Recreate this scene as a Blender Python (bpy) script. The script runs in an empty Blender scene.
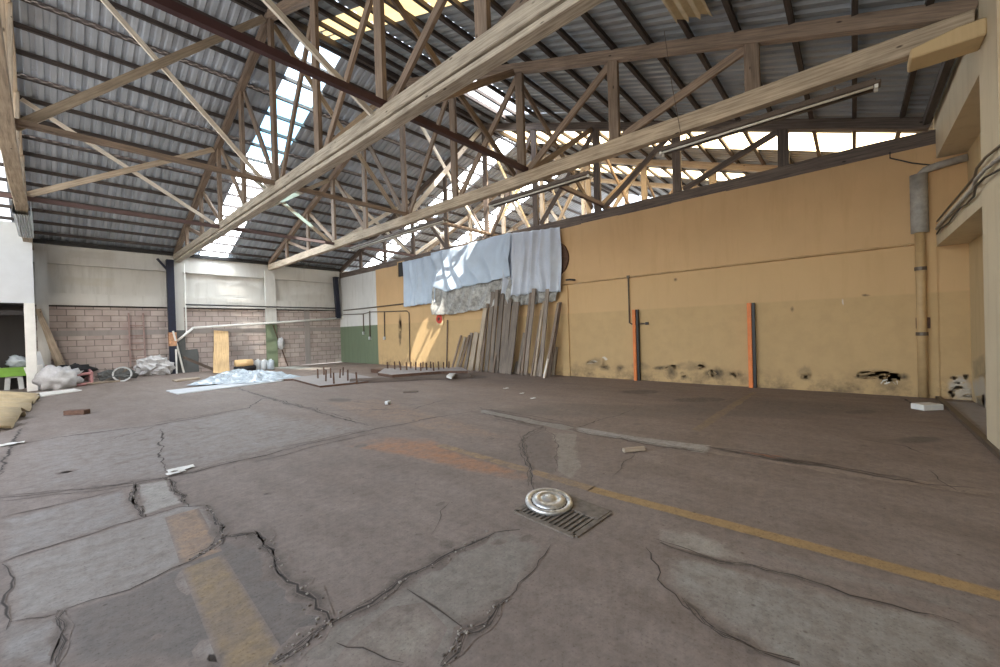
import bpy, bmesh, math, random
from mathutils import Vector, Matrix, noise
random.seed(7)
C = bpy.context.scene.collection
R_ = random.random
def rnd(a, b): return a + (b - a) * random.random()

# ------------------------------------------------------------------ camera solved from the vanishing points of walls, trusses, purlins
F = 399.8; H = 1.6
yaw, pit, rol = math.radians(41.498), math.radians(-0.414), math.radians(-1.703)
fwd = Vector((math.cos(yaw)*math.cos(pit), math.sin(yaw)*math.cos(pit), math.sin(pit)))
rt = Vector((math.sin(yaw), -math.cos(yaw), 0)); up = rt.cross(fwd)
r2 = rt*math.cos(rol) + up*math.sin(rol); u2 = up*math.cos(rol) - rt*math.sin(rol)
CAM = Vector((0, 0, H))
cam_d = bpy.data.cameras.new('camera'); cam = bpy.data.objects.new('camera', cam_d); C.objects.link(cam)
m = Matrix((r2, u2, -fwd)).transposed().to_4x4(); m.translation = CAM; cam.matrix_world = m
cam_d.sensor_width = 36; cam_d.lens = 36*F/1000; cam_d.clip_start = .05; cam_d.clip_end = 500
bpy.context.scene.camera = cam
def ray(x, y): return r2*((x-500)/F) + u2*((333.5-y)/F) + fwd
def on(ax, v, x, y):            # the measured point of the photo on the plane axis = v
    d = ray(x, y); t = (v - CAM[ax])/d[ax]; return CAM + d*t
def rise(x, y):                 # the floor climbs a little towards the far left corner
    t = min(1, max(0, (y-18)/5)); u = min(1, max(0, (x+.2)/1.6))
    return .0185*max(0, 9.5-x)*t*t*(3-2*t)*u
def fl(x, y, z=0.0):
    p = on(2, z, x, y)
    for _ in range(8):
        if p.y > 22.95: p = on(1, 22.95, x, y); p.z = rise(p.x, p.y) + z; return p
        p = on(2, z + rise(p.x, p.y), x, y)
    return p

# ------------------------------------------------------------------ materials
def new_mat(name):
    mt = bpy.data.materials.new(name); mt.use_nodes = True
    nt = mt.node_tree; b = nt.nodes['Principled BSDF']
    return mt, nt, b
def nd(nt, t, **k):
    n = nt.nodes.new(t)
    for a, v in k.items(): setattr(n, a, v)
    return n
def ramp(nt, fac, stops):
    r = nd(nt, 'ShaderNodeValToRGB'); e = r.color_ramp.elements
    while len(e) < len(stops): e.new(.5)
    for i, (p, c) in enumerate(stops):
        e[i].position = p; e[i].color = (*c, 1) if len(c) == 3 else c
    nt.links.new(fac, r.inputs[0]); return r.outputs[0]
def mixc(nt, fac, a, b, mode='MIX'):
    n = nd(nt, 'ShaderNodeMix', data_type='RGBA', blend_type=mode)
    if isinstance(fac, (int, float)): n.inputs[0].default_value = fac
    else: nt.links.new(fac, n.inputs[0])
    for s, i in ((a, 6), (b, 7)):
        if isinstance(s, tuple): n.inputs[i].default_value = (*s[:3], 1)
        else: nt.links.new(s, n.inputs[i])
    return n.outputs[2]
def mth(nt, op, a, b=0.0, clamp=False):
    n = nd(nt, 'ShaderNodeMath', operation=op); n.use_clamp = clamp
    for s, i in ((a, 0), (b, 1)):
        if isinstance(s, (int, float)): n.inputs[i].default_value = s
        else: nt.links.new(s, n.inputs[i])
    return n.outputs[0]
def wpos(nt, scale=(1, 1, 1)):
    g = nd(nt, 'ShaderNodeNewGeometry'); mp = nd(nt, 'ShaderNodeMapping'); mp.inputs['Scale'].default_value = scale
    nt.links.new(g.outputs['Position'], mp.inputs[0]); return mp.outputs[0]
def nz(nt, vec, scale, detail=5, rough=.6):
    n = nd(nt, 'ShaderNodeTexNoise'); n.inputs['Scale'].default_value = scale
    n.inputs['Detail'].default_value = detail; n.inputs['Roughness'].default_value = rough
    nt.links.new(vec, n.inputs['Vector']); return n.outputs['Fac']
def bump(nt, b, h, strength=.3, dist=.01):
    n = nd(nt, 'ShaderNodeBump'); n.inputs['Strength'].default_value = strength; n.inputs['Distance'].default_value = dist
    nt.links.new(h, n.inputs['Height']); nt.links.new(n.outputs[0], b.inputs['Normal'])

def plain(name, col, rough=.7, metal=0.0, var=.18, scale=3.0):
    mt, nt, b = new_mat(name)
    p = wpos(nt); f = nz(nt, p, scale)
    c = ramp(nt, f, [(.25, tuple(x*(1-var) for x in col)), (.75, tuple(min(1, x*(1+var)) for x in col))])
    nt.links.new(c, b.inputs['Base Color']); b.inputs['Roughness'].default_value = rough; b.inputs['Metallic'].default_value = metal
    return mt
def wood(name, dark, light, rough=.75):
    mt, nt, b = new_mat(name)
    uv = nd(nt, 'ShaderNodeUVMap'); mp = nd(nt, 'ShaderNodeMapping'); mp.inputs['Scale'].default_value = (1.1, 22, 1)
    oi = nd(nt, 'ShaderNodeObjectInfo'); nt.links.new(uv.outputs[0], mp.inputs[0])
    sc = nd(nt, 'ShaderNodeVectorMath', operation='SCALE'); sc.inputs[0].default_value = (37, 11, 5)
    nt.links.new(oi.outputs['Random'], sc.inputs['Scale']); nt.links.new(sc.outputs[0], mp.inputs['Location'])
    g = nz(nt, mp.outputs[0], 1.6, 6, .65)
    big = nz(nt, wpos(nt), 1.3, 4)
    c = ramp(nt, g, [(.3, dark), (.62, light)])
    k = mth(nt, 'MULTIPLY_ADD', oi.outputs['Random'], .45); k.node.inputs[2].default_value = .78
    k2 = mth(nt, 'MULTIPLY_ADD', big, .8); k2.node.inputs[2].default_value = .6
    kk = mth(nt, 'MULTIPLY', k, k2)
    cc = nd(nt, 'ShaderNodeVectorMath', operation='SCALE'); nt.links.new(c, cc.inputs[0]); nt.links.new(kk, cc.inputs['Scale'])
    vo = nd(nt, 'ShaderNodeTexVoronoi'); vo.inputs['Scale'].default_value = 2.2
    mp2 = nd(nt, 'ShaderNodeMapping'); mp2.inputs['Scale'].default_value = (1, 2.4, 1); nt.links.new(uv.outputs[0], mp2.inputs[0])
    nt.links.new(sc.outputs[0], mp2.inputs['Location']); nt.links.new(mp2.outputs[0], vo.inputs['Vector'])
    kn = ramp(nt, vo.outputs['Distance'], [(.05, (.22, .2, .18)), (.1, (1, 1, 1))])
    out = mixc(nt, 1.0, cc.outputs[0], kn, 'MULTIPLY')
    nt.links.new(out, b.inputs['Base Color']); b.inputs['Roughness'].default_value = rough
    bump(nt, b, g, .35, .006)
    return mt
def marked(nt, base, noise_f=None, amount=.55):
    """mix the mesh's own painted marks (colour attribute 'mark', alpha = how much) over a base colour, with a crumbly edge"""
    a = nd(nt, 'ShaderNodeAttribute', attribute_name='mark')
    n = noise_f or nz(nt, wpos(nt), 9, 6, .7)
    t = mth(nt, 'SUBTRACT', n, .5); t = mth(nt, 'MULTIPLY', t, amount*2.6)
    s = mth(nt, 'MULTIPLY', mth(nt, 'MULTIPLY', a.outputs['Alpha'], mth(nt, 'SUBTRACT', 1.0, a.outputs['Alpha'])), 4.0)
    f = mth(nt, 'ADD', a.outputs['Alpha'], mth(nt, 'MULTIPLY', t, s), True)
    return mixc(nt, f, base, a.outputs['Color'])

def floor_mat():
    mt, nt, b = new_mat('old_concrete')
    p = wpos(nt)
    big = nz(nt, p, .35, 4, .55); mid = nz(nt, p, 1.7, 7, .65); fine = nz(nt, p, 14, 6, .7)
    st = nz(nt, wpos(nt, (1.2, .35, 1)), 2.2, 5, .6)
    c = ramp(nt, big, [(.3, (.2, .168, .15)), (.7, (.265, .235, .215))])
    c = mixc(nt, .55, c, ramp(nt, mid, [(.25, (.11, .092, .082)), (.5, (.225, .2, .185)), (.78, (.33, .305, .285))]))
    c = mixc(nt, .3, c, ramp(nt, st, [(.35, (.13, .108, .095)), (.7, (.29, .27, .26))]))
    g = nd(nt, 'ShaderNodeSeparateXYZ'); nt.links.new(p, g.inputs[0])
    warm = mth(nt, 'MULTIPLY_ADD', g.outputs[0], .075, True); warm.node.inputs[2].default_value = .35      # browner towards the yellow wall: the light's colour cast put into the floor colour
    c = mixc(nt, mth(nt, 'MULTIPLY', warm, .8), c, mixc(nt, 1.0, c, (1.05, .86, .74), 'MULTIPLY'))
    sp = ramp(nt, fine, [(.3, (.7, .7, .7)), (.55, (1, 1, 1)), (.78, (1.12, 1.12, 1.12))])
    edge = nz(nt, p, 5.5, 7, .72)
    c = marked(nt, c, edge, .9)
    c = mixc(nt, .85, c, mixc(nt, 1.0, c, sp, 'MULTIPLY'))
    c = mixc(nt, .5, c, mixc(nt, 1.0, c, ramp(nt, edge, [(.3, (.72, .7, .68)), (.5, (1, 1, 1)), (.75, (1.16, 1.16, 1.17))]), 'MULTIPLY'))
    grit = nz(nt, p, 55, 4, .7)
    c = mixc(nt, .8, c, mixc(nt, 1.0, c, ramp(nt, grit, [(.32, (.5, .47, .44)), (.42, (.95, .95, .95)), (.6, (1.03, 1.03, 1.03)), (.72, (1.35, 1.33, 1.3))]), 'MULTIPLY'))
    pit = nd(nt, 'ShaderNodeTexVoronoi'); pit.inputs['Scale'].default_value = 4.5; nt.links.new(p, pit.inputs['Vector'])
    c = mixc(nt, .7, c, mixc(nt, 1.0, c, ramp(nt, pit.outputs['Distance'], [(.03, (.35, .3, .27)), (.07, (1, 1, 1))]), 'MULTIPLY'))
    nt.links.new(c, b.inputs['Base Color'])
    nt.links.new(ramp(nt, mid, [(.3, (.62,)*3), (.7, (.85,)*3)]), b.inputs['Roughness'])
    bump(nt, b, mixc(nt, .5, mid, fine), .35, .012)
    return mt
def wall_mat(name, base, dirt, zone=False, dark_line=None):
    mt, nt, b = new_mat(name)
    p = wpos(nt); big = nz(nt, p, .8, 6, .6); mid = nz(nt, p, 3.5, 7, .65); fine = nz(nt, p, 30, 4)
    vert = nz(nt, wpos(nt, (3, 3, .35)), 1.6, 6, .65)
    c = mixc(nt, mth(nt, 'MULTIPLY', ramp(nt, big, [(.35, (0,)*3), (.75, (1,)*3)]), .55), base, tuple(x*.8 for x in base))
    c = mixc(nt, mth(nt, 'MULTIPLY', ramp(nt, vert, [(.5, (0,)*3), (.75, (1,)*3)]), .5), c, dirt)
    if zone:      # painted block below the conduit, greener and dirtier below two metres, grime at the foot
        g = nd(nt, 'ShaderNodeSeparateXYZ'); nt.links.new(p, g.inputs[0]); z = g.outputs[2]
        low = mth(nt, 'MULTIPLY', mth(nt, 'SUBTRACT', 2.12, z), 22, True)
        spots = ramp(nt, mid, [(.42, (0,)*3), (.72, (1,)*3)])
        c = mixc(nt, mth(nt, 'MULTIPLY', low, .55), c, (.46, .325, .16))
        c = mixc(nt, mth(nt, 'MULTIPLY', mth(nt, 'MULTIPLY', low, spots), .4), c, (.34, .24, .12))
        mid_ = mth(nt, 'MULTIPLY', mth(nt, 'SUBTRACT', 3.08, z), 60, True)
        c = mixc(nt, mth(nt, 'MULTIPLY', mid_, .3), c, (.6, .415, .2))
        foot = mth(nt, 'MULTIPLY', mth(nt, 'SUBTRACT', .55, z), 2.2, True)
        fo = mth(nt, 'MULTIPLY', foot, ramp(nt, nz(nt, p, 2.3, 7, .7), [(.45, (0,)*3), (.68, (1,)*3)]))
        c = mixc(nt, mth(nt, 'MULTIPLY', fo, .8), c, (.1, .075, .05))
    c = marked(nt, c, mid, .7)
    nt.links.new(c, b.inputs['Base Color']); b.inputs['Roughness'].default_value = .8
    bump(nt, b, mixc(nt, .5, mid, fine), .2, .008)
    return mt
def brick_mat():
    mt, nt, b = new_mat('concrete_block')
    g = nd(nt, 'ShaderNodeNewGeometry'); s = nd(nt, 'ShaderNodeSeparateXYZ'); nt.links.new(g.outputs['Position'], s.inputs[0])
    cb = nd(nt, 'ShaderNodeCombineXYZ'); nt.links.new(s.outputs[0], cb.inputs[0]); nt.links.new(s.outputs[2], cb.inputs[1])
    br = nd(nt, 'ShaderNodeTexBrick'); nt.links.new(cb.outputs[0], br.inputs['Vector'])
    br.inputs['Scale'].default_value = 1; br.inputs['Brick Width'].default_value = .5; br.inputs['Row Height'].default_value = .245
    br.inputs['Mortar Size'].default_value = .016; br.inputs['Mortar Smooth'].default_value = .3; br.inputs['Bias'].default_value = -.2
    br.inputs['Color1'].default_value = (.42, .35, .325, 1); br.inputs['Color2'].default_value = (.54, .47, .44, 1); br.inputs['Mortar'].default_value = (.23, .195, .185, 1)
    m_ = nz(nt, wpos(nt), 2.5, 6)
    c = mixc(nt, .5, br.outputs[0], mixc(nt, 1.0, br.outputs[0], ramp(nt, m_, [(.3, (.6, .58, .56)), (.7, (1.1, 1.1, 1.1))]), 'MULTIPLY'))
    c = marked(nt, c, m_, .6)
    nt.links.new(c, b.inputs['Base Color']); b.inputs['Roughness'].default_value = .9
    bump(nt, b, mth(nt, 'SUBTRACT', 1.0, br.outputs['Fac']), .6, .012)
    return mt
def roof_mat(name='galvanised_sheet', tint=(1, 1, 1)):
    mt, nt, b = new_mat(name)
    p = wpos(nt); a = nz(nt, wpos(nt, (4, .25, .25)), 1.5, 5, .6); big = nz(nt, p, .5, 5); sp = nz(nt, p, 7, 5, .7)
    c = ramp(nt, a, [(.3, tuple(x*t for x, t in zip((.36, .4, .46), tint))), (.7, tuple(x*t for x, t in zip((.56, .61, .68), tint)))])
    c = mixc(nt, mth(nt, 'MULTIPLY', ramp(nt, big, [(.5, (0,)*3), (.72, (1,)*3)]), .5), c, (.27, .265, .27))
    c = mixc(nt, mth(nt, 'MULTIPLY', ramp(nt, sp, [(.62, (0,)*3), (.78, (1,)*3)]), .5), c, (.11, .085, .07))
    nt.links.new(c, b.inputs['Base Color']); b.inputs['Metallic'].default_value = .15; b.inputs['Roughness'].default_value = .55
    return mt
def light_sheet(name, col, emit, clear, tint=(1, 1, 1)):
    """a translucent roof sheet: lets part of the sky straight through and glows with the daylight falling on it"""
    mt = bpy.data.materials.new(name); mt.use_nodes = True; nt = mt.node_tree
    nt.nodes.remove(nt.nodes['Principled BSDF']); out = nt.nodes['Material Output']
    e = nd(nt, 'ShaderNodeEmission'); e.inputs[1].default_value = emit
    st = nz(nt, wpos(nt, (3, .4, .4)), 2.0, 5)
    c = ramp(nt, st, [(.3, tuple(x*.75 for x in col)), (.7, col)]); nt.links.new(c, e.inputs[0])
    t = nd(nt, 'ShaderNodeBsdfTransparent'); t.inputs[0].default_value = (*tint, 1); mx = nd(nt, 'ShaderNodeMixShader'); mx.inputs[0].default_value = clear
    nt.links.new(e.outputs[0], mx.inputs[1]); nt.links.new(t.outputs[0], mx.inputs[2]); nt.links.new(mx.outputs[0], out.inputs[0])
    return mt

M = dict(
 floor=floor_mat(),
 yellow=wall_mat('yellow_wall_paint', (.62, .41, .215), (.5, .32, .155), True),
 green=wall_mat('green_dado_paint', (.15, .19, .12), (.1, .125, .085)),
 white=wall_mat('whitewashed_plaster', (.66, .66, .65), (.42, .41, .38)),
 plaster=wall_mat('grey_plaster', (.6, .59, .56), (.36, .345, .31)),
 cream=wall_mat('cream_wall_paint', (.62, .475, .27), (.42, .3, .16)),
 palecream=wall_mat('pale_cream_plaster', (.62, .53, .38), (.42, .34, .22)),
 dim=wall_mat('shaded_plaster', (.03, .027, .027), (.02, .018, .018)),  # near-black: the shade inside the store room put into the colour
 band=wall_mat('bare_concrete_band', (.33, .3, .285), (.2, .18, .17)),
 brick=brick_mat(), roof=roof_mat(), shadedroof=roof_mat('shaded_galvanised_sheet', (.66, .66, .63)),  # second sheet is a darker copy, the right slope's shade put into its colour
 sky_sheet=light_sheet('clear_roof_sheet', (.86, .94, 1.0), 6, .12),
 blue_sheet=light_sheet('bluish_roof_sheet', (.3, .8, 1.0), .25, .85, (.36, .66, .84)),
 open_sheet=light_sheet('glass_roof_sheet', (.6, .9, 1.0), .4, .88, (.72, .9, 1.0)),
 dull_sheet=light_sheet('dull_roof_sheet', (.9, .95, 1.0), .5, 0.0),
 white_sheet=light_sheet('milky_roof_sheet', (.93, .96, 1.0), 1.2, .55),
 amber_sheet=light_sheet('amber_roof_sheet', (1.0, .76, .42), 2.4, 0.0), tan_sheet=light_sheet('tan_roof_sheet', (1.0, .7, .33), .42, 0.0),
 fibre=plain('tan_fibreglass', (.5, .405, .25), .6, 0, .2, 5),
 old=wood('old_pine', (.2, .155, .11), (.43, .355, .265)),
 paleold=wood('weathered_pine', (.24, .2, .155), (.6, .53, .43)),
 greyplank=wood('weathered_plank', (.11, .09, .075), (.27, .22, .18)),
 brown=wood('brown_timber', (.125, .092, .07), (.27, .2, .15)),
 dkwood=wood('dark_timber', (.06, .046, .04), (.155, .12, .1)),
 tan=wood('tan_batten', (.26, .205, .155), (.45, .37, .28)),
 pale=wood('pale_batten', (.5, .45, .39), (.74, .69, .61)),
 purlin=wood('purlin_timber', (.035, .03, .03), (.085, .07, .065)),
 maroon=plain('maroon_steel', (.07, .032, .034), .55, .2),
 ladder=plain('faded_ladder_wood', (.3, .21, .19), .8),
 pinkish=plain('faded_red_steel', (.12, .075, .07), .6, .2),
 navy=plain('navy_paint', (.012, .016, .036), .45, 0, .3, 6),
 black=plain('black_paint', (.015, .015, .016), .5),
 offwhite=plain('white_paint', (.75, .75, .72), .55, 0, .1),
 brightwhite=plain('white_panel', (.58, .61, .64), .6, 0, .05),
 orange=plain('orange_paint', (.72, .2, .045), .55, 0, .2, 5),
 gpipe=plain('grey_pipe', (.36, .34, .31), .6, 0, .3, 8),
 conduit=plain('conduit_steel', (.13, .1, .075), .5, .4),
 ypipe=plain('painted_conduit', (.5, .34, .17), .6),
 rust=plain('rusty_steel', (.11, .06, .04), .75, .2, .4, 12),
 steel=plain('bright_steel', (.56, .56, .55), .38, .8, .35, 22),
 iron=plain('dirty_iron', (.16, .135, .112), .75, .15, .4, 18),
 fixture=plain('brown_lamp_housing', (.11, .085, .07), .5, .2),
 tube=plain('dusty_lamp_tube', (.68, .66, .6), .3),
 red=plain('red_paint', (.6, .06, .04), .5),
 lime=plain('lime_plastic', (.2, .43, .05), .4),
 greyplastic=plain('grey_plastic', (.5, .52, .53), .5),
 ply=wood('plywood', (.5, .32, .14), (.7, .48, .25)),
 pink=plain('faded_pink_paint', (.42, .2, .2), .6),
 blackcloth=plain('black_cloth', (.02, .02, .022), .9),
 greyboard=plain('grey_board', (.1, .105, .105), .7),
 zinc=plain('zinc_sheet', (.5, .53, .56), .4, .5),
)
def film(name, col, rough=.35, var=.2, scale=4, trans=0.0):
    mt, nt, b = new_mat(name)
    p = wpos(nt); f = nz(nt, p, scale, 6, .65)
    c = ramp(nt, f, [(.3, tuple(x*(1-var) for x in col)), (.7, tuple(min(1, x*(1+var)) for x in col))])
    nt.links.new(c, b.inputs['Base Color']); b.inputs['Roughness'].default_value = rough
    bump(nt, b, nz(nt, p, 5, 3), .18, .02)
    return mt
M['tarpblue'] = film('pale_blue_tarpaulin', (.47, .57, .7), .4, .08, 2); M['tarpgrey'] = film('grey_tarpaulin', (.5, .55, .64), .4, .1, 2)
M['tarpsilver'] = film('silver_tarpaulin', (.36, .36, .35), .3, .5, 7); M['poly'] = film('polythene', (.42, .48, .53), .25, .2, 6)
M['bag'] = film('white_plastic_bag', (.5, .5, .51), .35, .2, 6)

# ------------------------------------------------------------------ mesh builder
class MB:
    def __init__(s): s.v = []; s.f = []; s.uv = []; s.mi = []; s.mk = []; s.cur = 0; s.mark = (0, 0, 0, 0)
    def face(s, ids, uv=None):
        s.f.append(ids); s.uv.append(uv or [(s.v[i][0]+s.v[i][1], s.v[i][2]) for i in ids]); s.mi.append(s.cur)
    def vert(s, p, mk=None): s.v.append(tuple(p)); s.mk.append(mk or s.mark); return len(s.v)-1
    def frame_sweep(s, pts, w, h, upv=Vector((0, 0, 1)), jit=0.0):
        """a bar of section w x h along pts; w lies across, h along upv"""
        n = len(pts); rings = []; L = 0; off = R_()*9
        for i, p in enumerate(pts):
            p = Vector(p); d = (Vector(pts[min(i+1, n-1)]) - Vector(pts[max(i-1, 0)])).normalized()
            a = d.cross(upv)
            if a.length < 1e-4: a = d.cross(Vector((1, 0, 0)))
            a.normalize(); b = a.cross(d).normalized()
            if i: L += (p - Vector(pts[i-1])).length
            ww = w*(1+rnd(-jit, jit)); hh = h*(1+rnd(-jit, jit))
            rings.append(([s.vert(p + a*(sx*ww/2) + b*(sy*hh/2)) for sx, sy in ((-1, -1), (1, -1), (1, 1), (-1, 1))], L))
        for (r0, l0), (r1, l1) in zip(rings, rings[1:]):
            for k in range(4):
                k2 = (k+1) % 4; v0 = k*.31+off; v1 = v0 + (w if k % 2 == 0 else h)
                s.face([r0[k], r0[k2], r1[k2], r1[k]], [(l0, v0), (l0, v1), (l1, v1), (l1, v0)])
        s.face(rings[0][0][::-1], [(0, 0), (.02, 0), (.02, w), (0, w)]); s.face(rings[-1][0], [(0, 0), (.02, 0), (.02, w), (0, w)])
        return s
    def bar(s, a, b, w, h, upv=Vector((0, 0, 1)), n=1, sag=0.0, jit=0.0):
        a = Vector(a); b = Vector(b)
        pts = [a.lerp(b, i/n) + Vector((0, 0, -sag*4*(i/n)*(1-i/n))) + (Vector((rnd(-1, 1)*jit*w, rnd(-1, 1)*jit*w, rnd(-1, 1)*jit*h)) if 0 < i < n else Vector()) for i in range(n+1)]
        return s.frame_sweep(pts, w, h, upv, jit)
    def box(s, lo, hi, faces='xXyYzZ'):
        x0, y0, z0 = lo; x1, y1, z1 = hi
        i = [s.vert(p) for p in ((x0,y0,z0),(x1,y0,z0),(x1,y1,z0),(x0,y1,z0),(x0,y0,z1),(x1,y0,z1),(x1,y1,z1),(x0,y1,z1))]
        for k, q in (('z',(3,2,1,0)),('Z',(4,5,6,7)),('y',(0,1,5,4)),('Y',(2,3,7,6)),('x',(3,0,4,7)),('X',(1,2,6,5))):
            if k in faces:
                pl = [s.v[i[j]] for j in q]; ax = 'xyz'.index(k.lower()); o = [a for a in (0, 1, 2) if a != ax]
                s.face([i[j] for j in q], [(p[o[0]], p[o[1]]) for p in pl])
        return s
    def obox(s, c, ax, ay, az, sx, sy, sz):
        c = Vector(c); i = []
        for z in (-1, 1):
            for x, y in ((-1,-1),(1,-1),(1,1),(-1,1)):
                i.append(s.vert(c + ax*(x*sx/2) + ay*(y*sy/2) + az*(z*sz/2)))
        for q in ((3,2,1,0),(4,5,6,7),(0,1,5,4),(2,3,7,6),(3,0,4,7),(1,2,6,5)):
            s.face([i[j] for j in q], [(0, 0), (sx, 0), (sx, sy), (0, sy)])
        return s
    def tube(s, pts, r, n=8, caps=True):
        rings = []; m = len(pts)
        for i, p in enumerate(pts):
            d = (Vector(pts[min(i+1, m-1)]) - Vector(pts[max(i-1, 0)])).normalized()
            a = d.cross(Vector((.13, .21, 1)) if abs(d.z) < .9 else Vector((1, .1, 0))).normalized(); b = d.cross(a)
            rr = r[i] if isinstance(r, (list, tuple)) else r
            rings.append([s.vert(Vector(p) + (a*math.cos(2*math.pi*k/n) + b*math.sin(2*math.pi*k/n))*rr) for k in range(n)])
        for r0, r1 in zip(rings, rings[1:]):
            for k in range(n): s.face([r0[k], r0[(k+1) % n], r1[(k+1) % n], r1[k]])
        if caps: s.face(rings[0][::-1]); s.face(rings[-1])
        return s
    def lathe(s, prof, c, n=32, tilt=None):
        c = Vector(c); rings = []; T = tilt or Matrix.Identity(3)
        for r, z in prof: rings.append([s.vert(c + T @ Vector((r*math.cos(2*math.pi*k/n), r*math.sin(2*math.pi*k/n), z))) for k in range(n)])
        for r0, r1 in zip(rings, rings[1:]):
            for k in range(n): s.face([r0[k], r0[(k+1) % n], r1[(k+1) % n], r1[k]])
        s.face(rings[0][::-1]); s.face(rings[-1]); return s
    def build(s, name, mats, parent=None, origin=None, bevel=0, smooth=False, solid=0):
        me = bpy.data.meshes.new(name)
        if parent is not None: o0 = Vector(parent['_o'])
        elif origin is not None: o0 = Vector(origin)
        else:
            n = max(1, len(s.v)); o0 = Vector((sum(v[0] for v in s.v)/n, sum(v[1] for v in s.v)/n, min(v[2] for v in s.v)))
        me.from_pydata([tuple(Vector(v)-o0) for v in s.v], [], s.f)
        uvl = me.uv_layers.new(name='UVMap'); k = 0
        for q in s.uv:
            for u in q: uvl.data[k].uv = u; k += 1
        if not isinstance(mats, (list, tuple)): mats = [mats]
        for q in mats: me.materials.append(q)
        me.polygons.foreach_set('material_index', s.mi)
        at = me.attributes.new('mark', 'FLOAT_COLOR', 'POINT')
        at.data.foreach_set('color', [x for q in s.mk for x in q])
        if smooth: me.polygons.foreach_set('use_smooth', [True]*len(s.f))
        o = bpy.data.objects.new(name, me); C.objects.link(o)
        if parent is not None: o.parent = parent; o['_o'] = tuple(o0)
        else: o.location = o0; o['_o'] = tuple(o0)
        if solid: md = o.modifiers.new('thickness', 'SOLIDIFY'); md.thickness = solid; md.offset = 0
        if bevel:
            md = o.modifiers.new('bevel', 'BEVEL'); md.width = bevel; md.segments = 1; md.limit_method = 'ANGLE'
        return o
def tag(o, label, cat, group=None):
    o['label'] = label; o['category'] = cat
    if group: o['group'] = group
    return o
def thing(name, label, cat, loc, group=None):
    o = bpy.data.objects.new(name, None); C.objects.link(o); o.location = loc; o['_o'] = tuple(loc); o.empty_display_size = .1
    return tag(o, label, cat, group)
def struct(o): o['kind'] = 'structure'; return o
V = Vector

# ------------------------------------------------------------------ dimensions
YW, BW, RW = 11.65, 23.1, -1.25          # yellow wall, back wall, front face of the right end wall
RIDGE = 10.9; SL = .355
def roof_z(y, add=0.0): return 5.62 + SL*min(23.1 - y, y + 1.3) + add + (0)
NUM = ['first', 'second', 'third', 'fourth', 'fifth', 'sixth', 'seventh', 'eighth', 'ninth', 'tenth', 'eleventh', 'twelfth', 'thirteenth', 'fourteenth', 'fifteenth', 'sixteenth', 'seventeenth', 'eighteenth', 'nineteenth', 'twentieth', 'twenty-first', 'twenty-second', 'twenty-third', 'twenty-fourth']

# ------------------------------------------------------------------ floor with its joints, cracks, patches and painted lines
fm = MB()
def gv(i, j): return (-8 + i*.5, -2 + j*.5, rise(-8 + i*.5, -2 + j*.5))
gi = [[fm.vert(gv(i, j)) for j in range(51)] for i in range(64)]
for i in range(63):
    for j in range(50): fm.face([gi[i][j], gi[i+1][j], gi[i+1][j+1], gi[i][j+1]])
fm.box((-8, -2, -.1), (23.5, 23, -.06))
def patch(mb, pts, col, al, z, feather=.12, px=True, lift=None, soft=1.0):
    """a worn patch: filled outline with a soft rim"""
    P = [fl(*q) for q in pts] if px else [V(q) for q in pts]
    Q = []
    for a, b in zip(P, P[1:]+P[:1]):
        n = max(1, int((b-a).length/.25))
        Q += [a.lerp(b, k/n) for k in range(n)]
    c = sum(Q, V())/len(Q); up_ = lift or V((0, 0, 1))
    def J(p, s): 
        n_ = V((noise.noise(p*5), noise.noise(p*5+V((9, 3, 1))), noise.noise(p*4)))*(.035*s)
        return p + up_*z + n_ - up_*n_.dot(up_)
    ro = []; ri = []
    for p in Q:
        d = (c - p); f = min(.45, feather/max(.05, d.length))
        ro.append(mb.vert(J(p, 1), (*col, 0))); ri.append(mb.vert(J(p + d*f, 1), (*col, al*soft)))
    k = mb.vert(c + up_*z, (*col, al)); n = len(Q)
    for i in range(n):
        mb.face([ro[i], ro[(i+1) % n], ri[(i+1) % n], ri[i]]); mb.face([ri[i], ri[(i+1) % n], k])
def crack(mb, pts, w, col=(.035, .028, .024), al=1.0, z=.004, px=True, jit=1.0, taper=True):
    P = [fl(*q) for q in pts] if px else [V(q) for q in pts]
    Q = []; acc = 0
    for a, b in zip(P, P[1:]):
        n = max(1, int((b-a).length/.07))
        Q += [a.lerp(b, k/n) for k in range(n)]
    Q.append(P[-1]); n = len(Q); rows = []
    for i, p in enumerate(Q):
        d = (Q[min(i+1, n-1)] - Q[max(i-1, 0)]); s = V((-d.y, d.x, 0)).normalized(); far = max(1.0, (p-CAM).length/5.5)**1.15
        e = 1.0 if not taper else min(1, .35 + 3*min(i, n-1-i)/n)
        ww = w*.55*far*e*(.5 + 1.5*abs(noise.noise(p*3.1)) + rnd(-.2, .2)*jit)
        q = p + s*(noise.noise(p*2.3)*.06 + noise.noise(p*9)*.03 + rnd(-.012, .012))*jit + V((0, 0, z))
        rows.append([mb.vert(q + s*(t*ww), (*col, a)) for t, a in ((-1.5, 0), (-.4, al), (.4, al), (1.5, 0))])
    for r0, r1 in zip(rows, rows[1:]):
        for k in range(3): mb.face([r0[k], r0[k+1], r1[k+1], r1[k]])
GREYL = (.33, .315, .3); GREYM = (.25, .235, .22); DK = (.085, .07, .06); WARM = (.3, .15, .07)
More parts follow.
